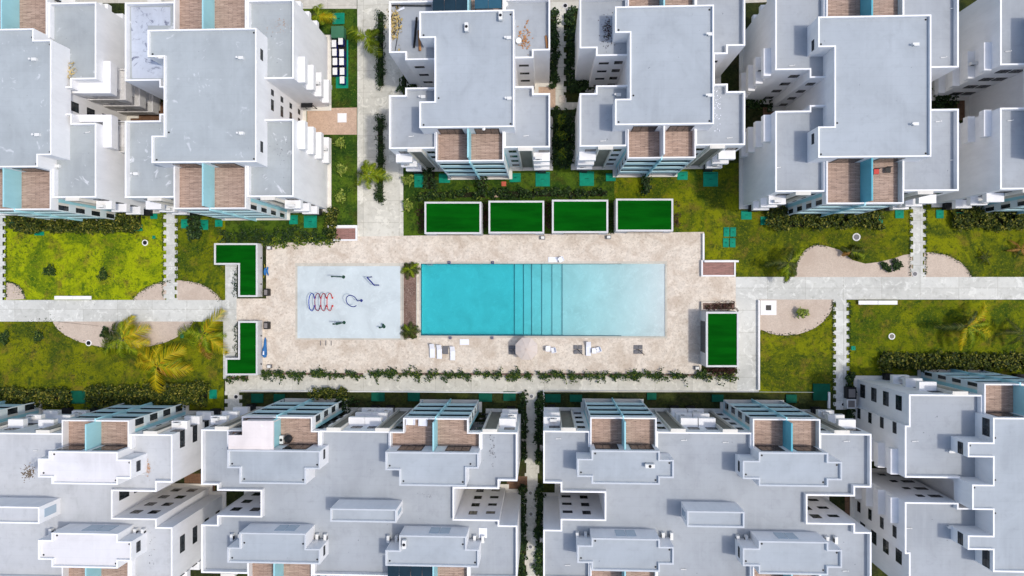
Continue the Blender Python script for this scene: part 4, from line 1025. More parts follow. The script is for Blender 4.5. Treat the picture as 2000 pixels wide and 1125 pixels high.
def palm(label, px, py, th, fl, nf, mats, trunk_lean=(0, 0), seed=1, droop=.5, arcs=None, w=.34, name='palm_tree'):
    rr = random.Random(seed); x, y = W(px, py, th); bx, by = x - trunk_lean[0], y - trunk_lean[1]
    root = thing(name, label, 'palm tree', (bx, by, 0))
    mb = MB(); K = 8; pts = []; rad = []
    for i in range(K + 1):
        f = i / K; pts.append((bx + (x - bx) * f ** 1.4, by + (y - by) * f ** 1.4, th * f)); rad.append(.17 - .07 * f + (.08 if i == 0 else 0))
    mb.tube(pts, rad, 10); mb.obj('trunk', 'trunk_bark', root, smooth=True)
    mbs = {}
    for k in range(nf):
        if arcs: a = R(arcs[k % len(arcs)][0] + rr.uniform(-4, 4)); L = fl * arcs[k % len(arcs)][1]; m_ = arcs[k % len(arcs)][2]
        else: a = 2 * math.pi * k / nf + rr.uniform(-.22, .22); L = fl * rr.uniform(.72, 1.08); m_ = rr.choice(mats)
        M = mbs.setdefault(m_, MB()); el = rr.uniform(.15, .75); dr = droop * rr.uniform(.7, 1.3); N = 22
        side = rr.uniform(-.25, .25); prev = None; spine = []
        for i in range(N + 1):
            f = i / N; ra = L * f * (1 - .12 * f); zz = th + L * (math.sin(el) * .55 * f - dr * f * f)
            aa = a + side * f * f; spine.append(Vector((x + math.cos(aa) * ra, y + math.sin(aa) * ra, max(zz, .1))))
        M.tube(spine, [.035 * (1 - .8 * i / N) for i in range(N + 1)], 4)
        for i in range(2, N + 1):
            for h_ in (0, .5):
                if i == N and h_: continue
                f = (i + h_) / N; q = spine[i].lerp(spine[min(i + 1, N)], h_); t_ = (spine[min(i + 1, N)] - spine[i - 1]).normalized()
                sd_ = t_.cross(Vector((0, 0, 1))).normalized(); ll = L * w * (math.sin(math.pi * min(1, f * .9 + .12)) ** .6) * rr.uniform(.8, 1.15) + .1
                for sg in (-1, 1):
                    if rr.random() < .06: continue
                    dv = (sd_ * sg * .8 + t_ * (.45 + .5 * f) + Vector((0, 0, rr.uniform(-.45, .02)))).normalized() * ll; wd_ = t_ * .030 * (fl / 3)
                    tip = q + dv + Vector((0, 0, -.12 * ll)); M.add([q - wd_, q + wd_, q + dv * .55 + wd_ * .9, tip, q + dv * .55 - wd_ * .9], [(0, 1, 2, 3, 4)])
    for m_, M in mbs.items(): M.obj('fronds', m_, root)
    return root
G, Y, O, D = 'palm_green', 'palm_yellow', 'palm_olive', 'palm_dry'
palm('green and yellow palm rooted in the gravel bed at lower left, left of the three', 238, 662, 2.6, 3.9, 11, 0, seed=3, w=.36, arcs=[(70, 1, Y), (20, 1.1, Y), (340, 1, Y), (215, 1.1, G), (170, .9, O), (120, .8, O), (260, .8, G), (300, .8, G), (95, .7, G), (195, 1.2, G), (45, .7, G)])
palm('large yellow palm in the middle of the lower left lawn', 306, 716, 3.0, 4.5, 12, 0, seed=5, w=.34, arcs=[(135, 1.05, Y), (105, .75, Y), (165, 1, Y), (45, 1.1, Y), (355, 1.1, Y), (335, .9, D), (265, 1.0, Y), (245, .8, G), (215, .7, G), (70, .7, G), (150, .8, Y), (15, .8, G)])
palm('green palm with orange tips beside the walk near the left shelters', 396, 652, 3.0, 3.9, 11, 0, seed=8, w=.32, arcs=[(45, 1.3, Y), (170, 1.15, G), (195, .9, G), (225, .9, G), (270, 1.1, D), (320, 1.2, Y), (345, .8, G), (290, .8, G), (90, .6, G), (245, .8, Y), (145, .6, O)])
palm('slender dark green palm leaning over the right walk', 1540, 513, 3.2, 3.1, 9, 0, seed=12, arcs=[(275, 1.0, O), (262, .9, G), (300, .8, O), (180, 1.05, O), (205, .6, O), (75, .8, O), (30, 1.1, G), (240, .7, G), (335, .5, O)], w=.26)
palm('large dry-tipped palm on the lawn at lower right', 1890, 637, 3.0, 4.4, 9, 0, seed=14, arcs=[(38, 1.1, Y), (20, .8, D), (345, 1.25, Y), (330, 1.05, G), (255, .85, Y), (290, .8, G), (185, 1.0, O), (60, .6, O), (5, .8, G)], w=.2)
palm('dark palm at the right edge of the lower right lawn', 1996, 650, 2.8, 3.0, 6, [O], seed=15, w=.16)
palm('small green palm overhanging the upper hedge strip of the walk', 716, 72, 2.8, 3.0, 8, 0, seed=18, arcs=[(160, 1.1, G), (185, .7, G), (300, 1.1, G), (280, .8, G), (330, .7, G), (45, .6, G), (20, .7, G), (80, .5, G)], w=.36)
palm('small green palm across the lower hedge strip of the walk', 722, 338, 2.8, 3.0, 9, 0, seed=21, arcs=[(350, 1.15, G), (10, .8, G), (215, .9, G), (250, .8, G), (110, .8, G), (150, .6, G), (300, .6, G), (190, .9, O), (70, .6, G)], w=.34)
palm('young yellow-green palm near the teal pad top of the narrow lawn', 620, 30, 2.2, 2.6, 8, 0, seed=24, arcs=[(340, 1.1, Y), (20, .8, G), (80, .9, G), (120, .7, G), (260, .6, G), (200, .6, G), (310, .6, G), (160, .7, O)])
palm('fan of dark fronds at top edge of the curved gravel bed', 1662, 492, 1.0, 2.6, 8, 0, seed=27, arcs=[(10, 1, O), (345, 1, G), (330, .8, O), (25, .7, O), (160, .6, O), (300, .5, O), (200, .5, D), (45, .6, O)], w=.3, name='small_palm')
palm('thin sprawling palm on the lawn at the far right', 1925, 502, .7, 1.5, 6, [O, O, D], seed=30, w=.12, name='small_palm')
palm('sprawling palm cut by the right edge above the right walk', 1994, 487, .8, 1.9, 6, [O, D], seed=31, w=.12, name='small_palm')
palm('leafy palm at the upper end of the mulch planting bed', 801, 526, .9, 1.7, 9, [G, O, G], seed=33, w=.3, name='small_palm')
palm('leafy palm at the lower end of the mulch planting bed', 800, 647, .9, 1.7, 9, [O, G, O], seed=35, w=.3, name='small_palm')

# grass tufts and weeds over the lawns
def tufts(name, rects, dens, mat, size, zmax=.1):
    P_ = []
    for (x0_, y0_, x1_, y1_) in rects:
        a0, a1, b0, b1 = rect(x0_, y0_, x1_, y1_); n_ = int((a1 - a0) * (b1 - b0) * dens)
        k = max(2, n_ // 14); c = np.stack([rng.uniform(a0, a1, k), rng.uniform(b0, b1, k)], 1)
        q = c[rng.integers(0, k, n_)] + rng.normal(size=(n_, 2)) * .35; q[:, 0] = np.clip(q[:, 0], a0, a1); q[:, 1] = np.clip(q[:, 1], b0, b1)
        P_.append(np.column_stack([q, rng.uniform(.02, zmax, n_)]))
    p = np.concatenate(P_); leafmesh(p, rng.uniform(.5, 1.4, len(p)) * size, mat, name, kind='stuff', flat=.1, aspect=.4)
LR = [(14, 455, 318, 575), (350, 475, 436, 545), (0, 690, 430, 752), (0, 632, 95, 690), (648, 300, 694, 436), (648, 30, 694, 205), (795, 338, 1375, 386), (1330, 390, 1372, 450), (1380, 440, 1780, 475), (1440, 475, 1540, 540), (1808, 448, 2040, 490), (1920, 490, 2040, 540), (1488, 660, 1628, 760), (1660, 600, 2040, 690)]
tufts('grass', LR, 9, 'leaf_weed', .07); tufts('grass', LR, 4, 'leaf_vine', .06, .14)
wp_ = []
for (cx, cy, rx, ry, a0_, a1_) in ((12, 588, 38, 38, 5, 90), (345, 608, 92, 60, 97, 158), (350, 612, 90, 64, 22, 88), (240, 615, 140, 66, 190, 350), (1600, 540, 48, 62, 70, 178), (1812, 560, 90, 67, 16, 88), (1536, 585, 92, 70, 237, 360)):
    for i in range(170):
        a_ = R(random.uniform(a0_, a1_)); k_ = random.gauss(1.0, .03); p_ = W(cx + rx * k_ * math.cos(a_), cy - ry * k_ * math.sin(a_)); wp_.append((p_[0], p_[1], random.uniform(.03, .16)))
leafmesh(wp_, rng.uniform(.05, .13, len(wp_)), 'leaf_dark', 'ground_cover', kind='stuff')
sp_ = []
for (x0_, y0_, x1_, y1_) in LR[:4]:
    a0, a1, b0, b1 = rect(x0_, y0_, x1_, y1_)
    for i in range(16):
        cx_, cy_ = random.uniform(a0, a1), random.uniform(b0, b1)
        for j in range(random.randint(8, 40)): sp_.append((cx_ + random.gauss(0, .9), cy_ + random.gauss(0, .55), random.uniform(.03, .12)))
leafmesh(sp_, rng.uniform(.05, .12, len(sp_)), 'leaf_dark', 'ground_cover', kind='stuff')
# bushes edging the saw-tooth paths
def edge_plants(label, xe, y0_, y1_):
    a0, a1, b0, b1 = rect(xe - 2, y0_, xe + 2, y1_); n_ = int((b1 - b0) * 22)
    p = np.column_stack([rng.uniform(a0, a1, n_), rng.uniform(b0, b1, n_), rng.uniform(.03, .25, n_)])
    leafmesh(p, rng.uniform(.06, .13, n_), 'leaf_dark', 'ground_cover', kind='stuff')
for e_ in ((319, 410, 580), (347, 410, 545), (13, 415, 580), (1777, 395, 538), (1808, 395, 538), (1627, 590, 800), (1659, 590, 730)): edge_plants('', *e_)

# ---------------------------------------------------------------- utility lids, covers, manholes
def lid(label, px, py, w_, d_, mat='teal_plastic', h=.12, name='utility_lid', group='teal utility lids on the lawns'):
    s_ = 1 / 14.0; x, y = W(px, py, h); w_ *= s_; d_ *= s_; mb = MB(); mb.box(x - w_ / 2, x + w_ / 2, y - d_ / 2, y + d_ / 2, 0, h)
    root = thing(name, label, 'utility lid', (x, y, 0), group)
    mb.obj('cover', mat, root, bevel=.02)
    m2 = MB(); m2.box(x - w_ * .12, x + w_ * .12, y - .04, y + .04, h + .001, h + .035); m2.box(x - w_ * .42, x + w_ * .42, y + d_ * .38, y + d_ * .42, h + .001, h + .02); m2.obj('handle', 'dark_teal_cover', root)
lids = [(818, 353, 18, 26, 'below the left corner of first compact block'), (868, 348, 22, 18, 'left of centre under first compact block'), (1006, 347, 22, 17, 'small one under right half of first compact block'),
        (1060, 350, 28, 28, 'large one between the two compact blocks'), (1146, 349, 28, 28, 'large one below left corner of second compact block'), (1193, 346, 19, 15, 'small one below second compact block'),
        (1333, 343, 20, 16, 'small one below right half of second compact block'), (1388, 350, 28, 28, 'large one right of second compact block'), (573, 429, 17, 18, 'left of the pair under the meter block'), (606, 433, 26, 24, 'larger of the pair by the yellowing bush'),
        (361, 437, 16, 18, 'right of the left saw-toothed path'), (398, 439, 17, 20, 'middle of three right of left saw-toothed path'), (427, 436, 15, 14, 'rightmost of three right of left saw-toothed path'),
        (269, 444, 18, 14, 'at right end of hedge above bright lawn'), (300, 422, 14, 11, 'small one at the upper right corner of bright lawn'), (24, 436, 12, 14, 'left end of hedge above bright lawn'), (76, 456, 20, 8, 'flat one at lower side of the hedge above bright lawn'),
        (1458, 420, 20, 17, 'streaked pale one at upper left of right lawn'), (1495, 431, 18, 16, 'left end of the right block hedge'), (1757, 418, 16, 16, 'beside the right saw-toothed path'), (1719, 429, 10, 14, 'right end of the right block hedge'),
        (1836, 418, 14, 16, 'streaked one right of right saw-toothed path'), (1874, 424, 18, 18, 'right of the far right saw-toothed path'), (661, 36, 24, 22, 'above the meter cabinets'), (300, 463, 6, 6, 'tiny one above the round manhole'),
        (355, 656, 7, 8, 'tiny one on the left gravel bed'), (1667, 680, 8, 8, 'tiny one on the lower right lawn edge')]
for (px, py, w_, d_, t_) in lids: lid('teal utility lid ' + t_, px, py, w_, d_)
for (px, py, t_) in ((1419, 453, 'upper left'), (1432, 453, 'upper right'), (1418, 474, 'lower left'), (1431, 474, 'lower right')): lid('bright teal lid, %s of the block of four on the right lawn' % t_, px, py, 11, 18)
for (px, py, w_, d_, t_) in ((1605, 766, 32, 32, 'on the sunken strip beside saw-toothed path'), (245, 778, 40, 24, 'between the two olive hedges at lower left'), (152, 776, 30, 26, 'left of the dark teal cover at lower left'),
                             (502, 778, 24, 18, 'left end of the strip under the walk'), (545, 778, 22, 16, 'second on the strip under the walk'), (738, 775, 26, 18, 'middle of the strip under the walk'), (808, 775, 24, 18, 'fourth along the strip under the walk'),
                             (948, 776, 26, 18, 'near right end of the strip under the walk'), (995, 774, 24, 18, 'right end of the strip under the walk'), (1080, 778, 30, 16, 'left end of right sunken strip'), (1125, 778, 24, 14, 'second on right sunken strip'),
                             (1273, 774, 18, 14, 'third on right sunken strip'), (1402, 778, 22, 14, 'fourth on right sunken strip'), (1546, 779, 20, 16, 'right part of right sunken strip')):
    lid('dark teal ground cover ' + t_, px, py, w_, d_, 'dark_teal_cover', .25, 'tank_cover', 'dark teal covers')
def manhole(label, px, py, r_, rim='concrete_rail', inner='dark_frame'):
    x, y = W(px, py, .05); mb = MB(); N = 28
    root = thing('manhole', label, 'manhole', (x, y, 0)); mb.cyl(x, y, 0, .06, r_, r_ * .97, N); mb.obj('rim', rim, root)
    m2 = MB(); m2.cyl(x, y, .061, .075, r_ * .68, seg=N); m2.obj('cover', inner, root)
for (px, py, r_, ri, t_) in ((283, 474, .45, 'dark_frame', 'white-rimmed manhole in the bright lawn'), (173, 670, .45, 'dark_frame', 'white-rimmed manhole beside the left gravel bed'), (1673, 463, .55, 'grey_plastic', 'round concrete manhole on the right lawn'),
                             (1742, 657, .45, 'strip_render', 'round brownish manhole on the lower right lawn'), (1787, 535, .4, 'grey_plastic', 'round manhole at foot of the right saw-toothed path'), (461, 775, .38, 'dark_frame', 'black manhole on path left of sunken strip'),
                             (442, 688, .33, 'dark_frame', 'black manhole beside the lower L-shaped shelter'), (1104, 11, .38, 'dark_frame', 'black manhole at top of the stepping path, right one'), (1089, 24, .38, 'dark_frame', 'black manhole at top of the stepping path, left one'),
                             (1038, 774, .34, 'grey_plastic', 'round manhole at top of path between double blocks'), (1036, 963, .33, 'strip_render', 'round manhole midway between double blocks'), (1037, 1004, .33, 'strip_render', 'brown stained manhole between double blocks'), (1036, 1068, .33, 'grey_plastic', 'round manhole at lower end of path between double blocks'), (1647, 790, .3, 'dark_frame', 'dark manhole at lower end of saw-toothed path')):
    manhole(t_, px, py, r_, 'white_paint' if r_ > .42 and r_ < .5 else 'concrete_rail', ri)
def slab(label, px, py, w_, d_, mat, name, cat, hole=None):
    x, y = W(px, py, .1); w_ /= 14; d_ /= 14; root = thing(name, label, cat, (x, y, 0)); mb = MB(); mb.box(x - w_ / 2, x + w_ / 2, y - d_ / 2, y + d_ / 2, 0, .1); mb.obj('slab', mat, root)
    if hole: m2 = MB(); m2.box(x - hole / 2, x + hole / 2, y - hole / 2, y + hole / 2, .101, .13); m2.obj('hatch', 'dark_frame', root)
slab('white square slab with black hatch on the half-round gravel bed', 1501, 601, 30, 28, 'white_paint', 'access_hatch', 'hatch', .7)
slab('square white slab on the tan courtyard paving', 668, 230, 18, 18, 'white_paint', 'access_hatch', 'hatch')
slab('green and white sign board lying at lower left hedge end', 416, 770, 15, 18, 'teal_plastic', 'ground_board', 'board')
slab('orange square paver turned diagonally under compact block', 984, 359, 9, 9, 'orange_paint', 'loose_paver', 'paver')
slab('brown square paver near the cabanas', 970, 381, 9, 8, 'tan_pavers', 'loose_paver', 'paver')
slab('white square slab on terrace south of the pool', 907, 668, 18, 11, 'lounger_white', 'foam_board', 'board')
slab('white board beside the pool steps on the north edge', 1080, 507, 18, 10, 'lounger_white', 'foam_board', 'board')
slab('pale tan paver at the end of the stepping path', 1098, 193, 12, 14, 'coral_stone', 'loose_paver', 'paver')

# meter cabinets
def cabinet(label, px, py, w_, d_, h, mat, group=None):
    x, y = W(px, py, h); w_ /= 14; d_ /= 14; root = thing('meter_cabinet', label, 'meter cabinet', (x, y, 0), group)
    mb = MB(); mb.box(x - w_ / 2, x + w_ / 2, y - d_ / 2, y + d_ / 2, h - .06, h); mb.obj('lid', mat, root, bevel=.015)
    mb = MB(); mb.box(x - w_ / 2 + .05, x + w_ / 2 - .05, y - d_ / 2 + .05, y + d_ / 2 - .05, .0, h - .061); mb.obj('body', 'navy_paint' if mat == 'ac_white' else mat, root)
a0, a1, b0, b1 = rect(656, 78, 680, 172, .06); mb = MB(); mb.box(a0, a1, b0, b1, 0, .05)
tag(mb.obj('equipment_pad', 'teal_plastic', loc=((a0 + a1) / 2, (b0 + b1) / 2, 0)), 'teal pad beneath the white meter cabinets', 'pad')
a0, a1, b0, b1 = rect(648, 68, 677, 150, .05); mb = MB(); mb.box(a0, a1, b0, b1, 0, .056)
tag(mb.obj('equipment_pad', 'dark_frame', loc=((a0 + a1) / 2, (b0 + b1) / 2, 0)), 'dark plinth between the rows of white meter cabinets', 'pad')
mp_ = [(652, 85, 'first of the left row'), (665, 80, 'first of the right row, nearest the green box'), (653, 102, 'second of the left row'), (667, 103, 'second of the right row'), (654, 120, 'third of the left row'), (667, 120, 'third of the right row'),
       (654, 139, 'last of the left row'), (668, 139, 'fourth of the right row'), (668, 156, 'last of the right row, alone')]
for (px, py, t_) in mp_: cabinet('white-topped utility meter cabinet, ' + t_, px, py, 9, 14, 1.1, 'ac_white', 'white meter cabinets')
cabinet('green transformer cabinet above the white meter cabinets', 659, 62, 25, 23, 1.3, 'green_cabinet')
cabinet('small white box on the edge of the meter block wall', 643, 168, 6, 10, .8, 'lounger_white')

# ---------------------------------------------------------------- splash pad toys
def toy_loc(px, py): x, y = W(px, py); return x, y
def hoop(label, px, mat, mat2):
    # upright ring spanning the pad: foot at ground level
    x, yc = W(px, 590, 1.3); root = thing('spray_hoop', label, 'water play hoop', (x, yc, 0), 'spray hoops on the splash pad'); R_ = 1.22; mb = MB(); pts = []
    for i in range(33):
        a = R(-62 + 304 * i / 32); pts.append((x, yc + R_ * math.cos(a), 1.28 + 1.22 * math.sin(a)))
    mb.tube(pts, .062, 8); mb.obj('ring', mat, root, smooth=True)
    for e_ in (0, -1):
        m2 = MB(); p = pts[e_]; m2.tube([(p[0], p[1], p[2]), (x, p[1], .02)], .05, 8); m2.cyl(x, p[1], .02, .05, .14, seg=12); m2.obj('foot', mat2, root)
hoop('blue spray hoop, leftmost of the four in a row', 609, 'blue_hoop', 'blue_hoop')
hoop('maroon spray hoop, second of the four in a row', 620.5, 'maroon_paint', 'maroon_paint')
hoop('dark red spray hoop, third of the four in a row', 632, 'red_dark', 'red_dark')
hoop('orange-red spray hoop, rightmost of the four in a row', 644, 'red_paint', 'red_paint')
# flat ring on a post
x, y = W(687, 588, 2.6); root = thing('spray_ring', 'dark blue horizontal spray ring on a post at centre of splash pad', 'water play ring', (*W(704, 587), 0))
mb = MB(); pts = [(x + .78 * math.cos(R(35 + 0 + 290 * i / 30)) , y + .78 * math.sin(R(20 + 290 * i / 30)), 2.6) for i in range(31)]; mb.tube(pts, .06, 8); mb.obj('ring', 'navy_paint', root, smooth=True)
fx, fy = W(706, 587); mb = MB(); mb.tube([(fx, fy, 0), (fx, fy, 2.2), pts[0]], [.09, .07, .06], 8); mb.cyl(fx, fy, 0.02, .07, .2, seg=14); mb.obj('post', 'navy_paint', root)
# zigzag pipe
root = thing('spray_arch', 'navy zigzag spray pipe in upper right of splash pad', 'water play pipe', (*W(735, 556), 0))
p0 = W(740, 557); p1 = W(731, 557, 2.4); p2 = W(717, 542, 2.4); p3 = W(726, 541); mb = MB()
mb.tube([(*p0, 0.02), (*p1, 2.4), (*p2, 2.4), (*p3, 0.02)], .09, 8); mb.obj('pipe', 'navy_paint', root)
# leaning jets and spouts
for (ax, ay, bx_, by_, h_, lb) in ((671, 541, 651, 540, 3.4, 'dark green spray post near the top of splash pad'), (672, 630, 654, 633, 3.0, 'dark green spray post near the bottom of splash pad'), (750, 638, 744, 640, 1.3, 'small dark green spray toy in lower right corner of splash pad')):
    fx, fy = W(ax, ay); tx, ty = W(bx_, by_, h_); root = thing('spray_post', lb, 'water play post', (fx, fy, 0))
    mb = MB(); mb.cyl(fx, fy, .02, .12, .24, .2, 14); mb.obj('base', 'dark_green_paint', root)
    mb = MB(); mb.tube([(fx, fy, .1), (fx, fy, h_ * .5), (tx, ty, h_)], [.1, .085, .07], 8); mb.tube([(tx, ty, h_), (tx - .3, ty, h_ - .15)], [.07, .12], 8); mb.obj('pipe', 'dark_green_paint', root)
    if h_ == 3.0:
        mb = MB(); mb.tube([(fx - .1, fy, h_ * .4), (fx - .75, fy - .1, h_ * .45)], [.14, .2], 10); mb.obj('bucket', 'dark_green_paint', root)
    if h_ == 1.3:
        mb = MB(); mb.tube([(fx, fy, .5), (fx + .1, fy + .35, .9)], [.1, .16], 10); mb.obj('nozzle', 'dark_green_paint', root)
for i, px in enumerate((626, 636.5, 647)):
    x, y = W(px, 670); mb = MB(); mb.box(x - .05, x + .05, y - .35, y + .35, 0.01, .06); tag(mb.obj('drain_grate', 'grey_plastic', loc=(x, y, 0)), ['leftmost', 'middle', 'rightmost'][i] + ' of three thin dark drain slots below the splash pad', 'drain', 'drain slots below splash pad')

# ---------------------------------------------------------------- loungers, tables, umbrella
def lounger(label, px, py, rot=0):
    x, y = W(px, py, .4); root = thing('sun_lounger', label, 'sun lounger', (x, y, 0), 'white sun loungers south of the pool'); w2 = .33; L = .98
    prof_ = [(-L, .30), (-.45, .34), (.0, .36), (.30, .38), (L, .86)]
    mb = MB(); vs = []
    for (u, z) in prof_: vs += [(x - w2, y + u, z), (x + w2, y + u, z), (x + w2, y + u, z + .05), (x - w2, y + u, z + .05)]
    fs = [(0, 1, 2, 3), (19, 18, 17, 16)]
    for i in range(4):
        for k in range(4): fs.append((i * 4 + k, i * 4 + 4 + k, i * 4 + 4 + (k + 1) % 4, i * 4 + (k + 1) % 4))
    mb.add(vs, fs); mb.obj('mattress', 'lounger_white', root)
    for sx in (-1, 1):
        mb = MB(); mb.box(x + sx * (w2 - .02), x + sx * (w2 + .03), y - L, y + .4, .24, .30); mb.obj('side_rail', 'lounger_white', root)
        for sy in (-.85, .3): mb = MB(); mb.box(x + sx * w2 - .03, x + sx * w2 + .03, y + sy - .03, y + sy + .03, 0.012, .24); mb.obj('leg', 'grey_plastic', root)
for (px, py, t_) in ((844, 685, 'leftmost lounger below the deep end of the pool'), (858, 687, 'second lounger from the left below the deep end'), (884, 690, 'lounger right of the small grey side table'), (1149.5, 681, 'lounger standing alone beside the white chairs')):
    lounger('white sun ' + t_, px, py)
def gtable(label, px, py, size=17, base=True):
    x, y = W(px, py, .45); s2 = size / 28; root = thing('umbrella_base', label, 'umbrella base', (x, y, 0), 'grey square umbrella bases')
    for i, (u, v_) in enumerate(((-1, -1), (1, -1), (1, 1), (-1, 1))):
        mb = MB(); mb.box(x + u * .03, x + u * s2, y + v_ * .03, y + v_ * s2, .012, .13); mb.obj('weight_tile', 'grey_plastic', root, bevel=.015)
    mb = MB(); mb.tube([(x, y, .12), (x, y, .5), (x + .5, y - .5, 2.5)] if size == 17 else [(x, y, .12), (x, y, .45)], .045, 8); mb.obj('pole', 'dark_frame', root)
gtable('grey square umbrella base beside the open umbrella', 1002, 684, 17.5); gtable('grey square umbrella base left of the lone lounger', 1129, 683); gtable('grey square umbrella base standing alone on the right', 1247, 683)
x, y = W(870, 684, .45); root = thing('side_table', 'small mottled grey table between the loungers', 'side table', (x, y, 0))
mb = MB(); mb.box(x - .38, x + .38, y - .55, y + .55, .40, .45); mb.obj('table_top', 'grey_plastic', root, bevel=.02)
for sx in (-1, 1):
    for sy in (-1, 1): mb = MB(); mb.box(x + sx * .32 - .03, x + sx * .32 + .03, y + sy * .48 - .03, y + sy * .48 + .03, .012, .399); mb.obj('leg', 'dark_frame', root)
def chair(label, px, py, rot):
    x, y = W(px, py, .45); root = thing('plastic_chair', label, 'chair', (x, y, 0), 'white plastic chairs by the pool')
    root.rotation_euler = (0, 0, 0)
    c, s_ = math.cos(rot), math.sin(rot)
    def T(p): return (x + p[0] * c - p[1] * s_, y + p[0] * s_ + p[1] * c, p[2])
    def rb(a0, a1, b0, b1, z0, z1, nm):
        mb = MB(); mb.box(a0, a1, b0, b1, z0, z1); mb.v = [T(p) for p in mb.v]; mb.obj(nm, 'lounger_white', root)
    rb(-.32, .32, -.3, .3, .40, .45, 'seat'); rb(-.32, .32, .3, .37, .40, .88, 'backrest')
    for u in (-1, 1):
        rb(u * .32, u * .38, -.28, .3, .60, .65, 'armrest')
        for v_ in (-.25, .26): rb(u * .28 - .03, u * .28 + .03, v_ - .03, v_ + .03, .012, .399, 'leg')
chair('white plastic chair left of centre below the pool', 1071, 681, R(90)); chair('white plastic chair paired with its left neighbour below the pool', 1081, 684, R(-80))
chair('white plastic chair right of the lone lounger', 1161, 685, R(90)); chair('white plastic chair tilted, farthest right of the chair pairs', 1169, 683, R(-70)); chair('white plastic chair on the north edge near the pool steps', 1096, 507, R(25))
# open umbrella
zc = 2.9; x, y = W(1028, 682, zc); root = thing('patio_umbrella', 'open dusty pink eight-panel umbrella south of the pool', 'umbrella', (x, y, 0))
mb = MB(); N = 8; vs = [(x, y, zc)]; rU = 1.62
for ring, (rf, zf) in enumerate(((.5, -.2), (1, -.55))):
    for i in range(N): a = R(22.5 + 45 * i); vs.append((x + rU * rf * math.cos(a), y + rU * rf * math.sin(a), zc + zf))
fs = [(0, 1 + i, 1 + (i + 1) % N) for i in range(N)] + [(1 + i, 9 + i, 9 + (i + 1) % N, 1 + (i + 1) % N) for i in range(N)]
mb.add(vs, fs); mb.obj('canopy', 'umbrella_cloth', root)
for i in range(N): mb = MB(); a = R(22.5 + 45 * i); mb.tube([(x, y, zc + .012), (x + rU * .5 * math.cos(a), y + rU * .5 * math.sin(a), zc - .19), (x + rU * math.cos(a), y + rU * math.sin(a), zc - .54)], .022, 5); mb.obj('rib', 'beige_cover', root)
mb = MB(); mb.tube([(x, y, .02), (x, y, zc + .12)], .03, 8); mb.obj('pole', 'metal', root); mb = MB(); mb.cyl(x, y, .013, .1, .3, seg=20); mb.obj('base', 'grey_plastic', root)
# terrace odds and ends
def side_box(label, px, py, w_, d_, h, mat, topm, name, cat, rz=0):
    x, y = W(px, py, h); w_ /= 14; d_ /= 14; root = thing(name, label, cat, (x, y, 0)); mb = MB(); mb.box(x - w_ / 2, x + w_ / 2, y - d_ / 2, y + d_ / 2, .012, h); mb.obj('body', mat, root, bevel=.02)
    m2 = MB(); m2.box(x - w_ * .36, x + w_ * .36, y - d_ * .36, y + d_ * .36, h + .001, h + .03); m2.obj('top_panel', topm, root)
side_box('dark framed litter bin above the left terrace entrance', 519, 571, 9, 14, 1.0, 'dark_frame', 'grey_mid', 'litter_bin', 'litter bin')
side_box('dark framed litter bin below the left terrace entrance', 519, 636, 9, 14, 1.0, 'dark_frame', 'grey_mid', 'litter_bin', 'litter bin')
for (px, py, lb) in ((525, 484, 'grey flood lamp at the upper left corner of terrace'), (525, 716, 'grey flood lamp at the lower left corner of terrace'), (1060, 464, 'grey flood lamp between second and third cabanas'), (1189, 463, 'grey flood lamp between third and fourth cabanas'), (1362, 719, 'white flood lamp below the right cabana')):
    side_box(lb, px, py, 9, 7, .5, 'grey_plastic', 'ac_white', 'flood_lamp', 'lamp')
for (px, py, t_) in ((877, 512.5, 'north edge left'), (962, 512.5, 'north edge right'), (879, 660, 'south edge left'), (961, 660, 'south edge right')):
    side_box('small dark pool starting block on the ' + t_, px, py, 5, 5, .3, 'navy_paint', 'grey_plastic', 'pool_fitting', 'pool fitting')
# ladder
root = thing('pool_ladder', 'chrome ladder rails at the upper left corner of the pool', 'ladder', (*W(840, 514), 0))
for px in (836, 845):
    x, y = W(px, 509); mb = MB(); mb.tube([(x, y, .03), (x, y, .7), (x, y - .3, .85), (x, y - .6, .7), (x, y - .62, -.6)], .025, 8); mb.obj('rail', 'metal', root)
for z_ in (-.2, -.5):
    xa_, y = W(836, 509); xb2 = W(845, 509)[0]; mb = MB(); mb.box(xa_, xb2, y - .66, y - .58, z_, z_ + .04); mb.obj('tread', 'metal', root)
# blue float and toy bike
x, y = W(517, 680, .3); root = thing('inflatable_float', 'long blue inflatable float lying beside the lower L-shaped shelter', 'pool float', (x, y, 0))
mb = MB(); mb.tube([(x + .05, y + 1.5, .2), (x + .05, y + 1.2, .22), (x + .04, y + .3, .24), (x - .02, y - .2, .26), (x - .05, y - .9, .28), (x, y - 1.3, .2)], [.06, .16, .22, .32, .38, .2], 12); o = mb.obj('body', 'blue_plastic', root, smooth=True)
mb = MB(); mb.tube([(x - .05, y - .4, .6), (x - .05, y - .9, .63)], [.08, .12], 8); mb.obj('seat_patch', 'lounger_white', root)
x, y = W(519, 530, .3); root = thing('spring_rider', 'blue and yellow ride-on toy beside the upper L-shaped shelter', 'ride-on toy', (x, y, 0))
mb = MB(); mb.tube([(x - .05, y + .5, .35), (x - .05, y, .42), (x - .1, y - .5, .35)], [.1, .2, .14], 10); mb.tube([(x + .3, y + .6, .3), (x + .22, y, .4), (x + .38, y - .6, .3)], [.1, .14, .1], 10); mb.obj('body', 'blue_plastic', root, smooth=True)
mb = MB(); mb.tube([(x - .3 + .12 * math.sin(i / 3), y + 1.0 - i * .16, .1 + .02 * (i % 2)) for i in range(13)], .035, 6); mb.obj('hose', 'yellow_paint', root)
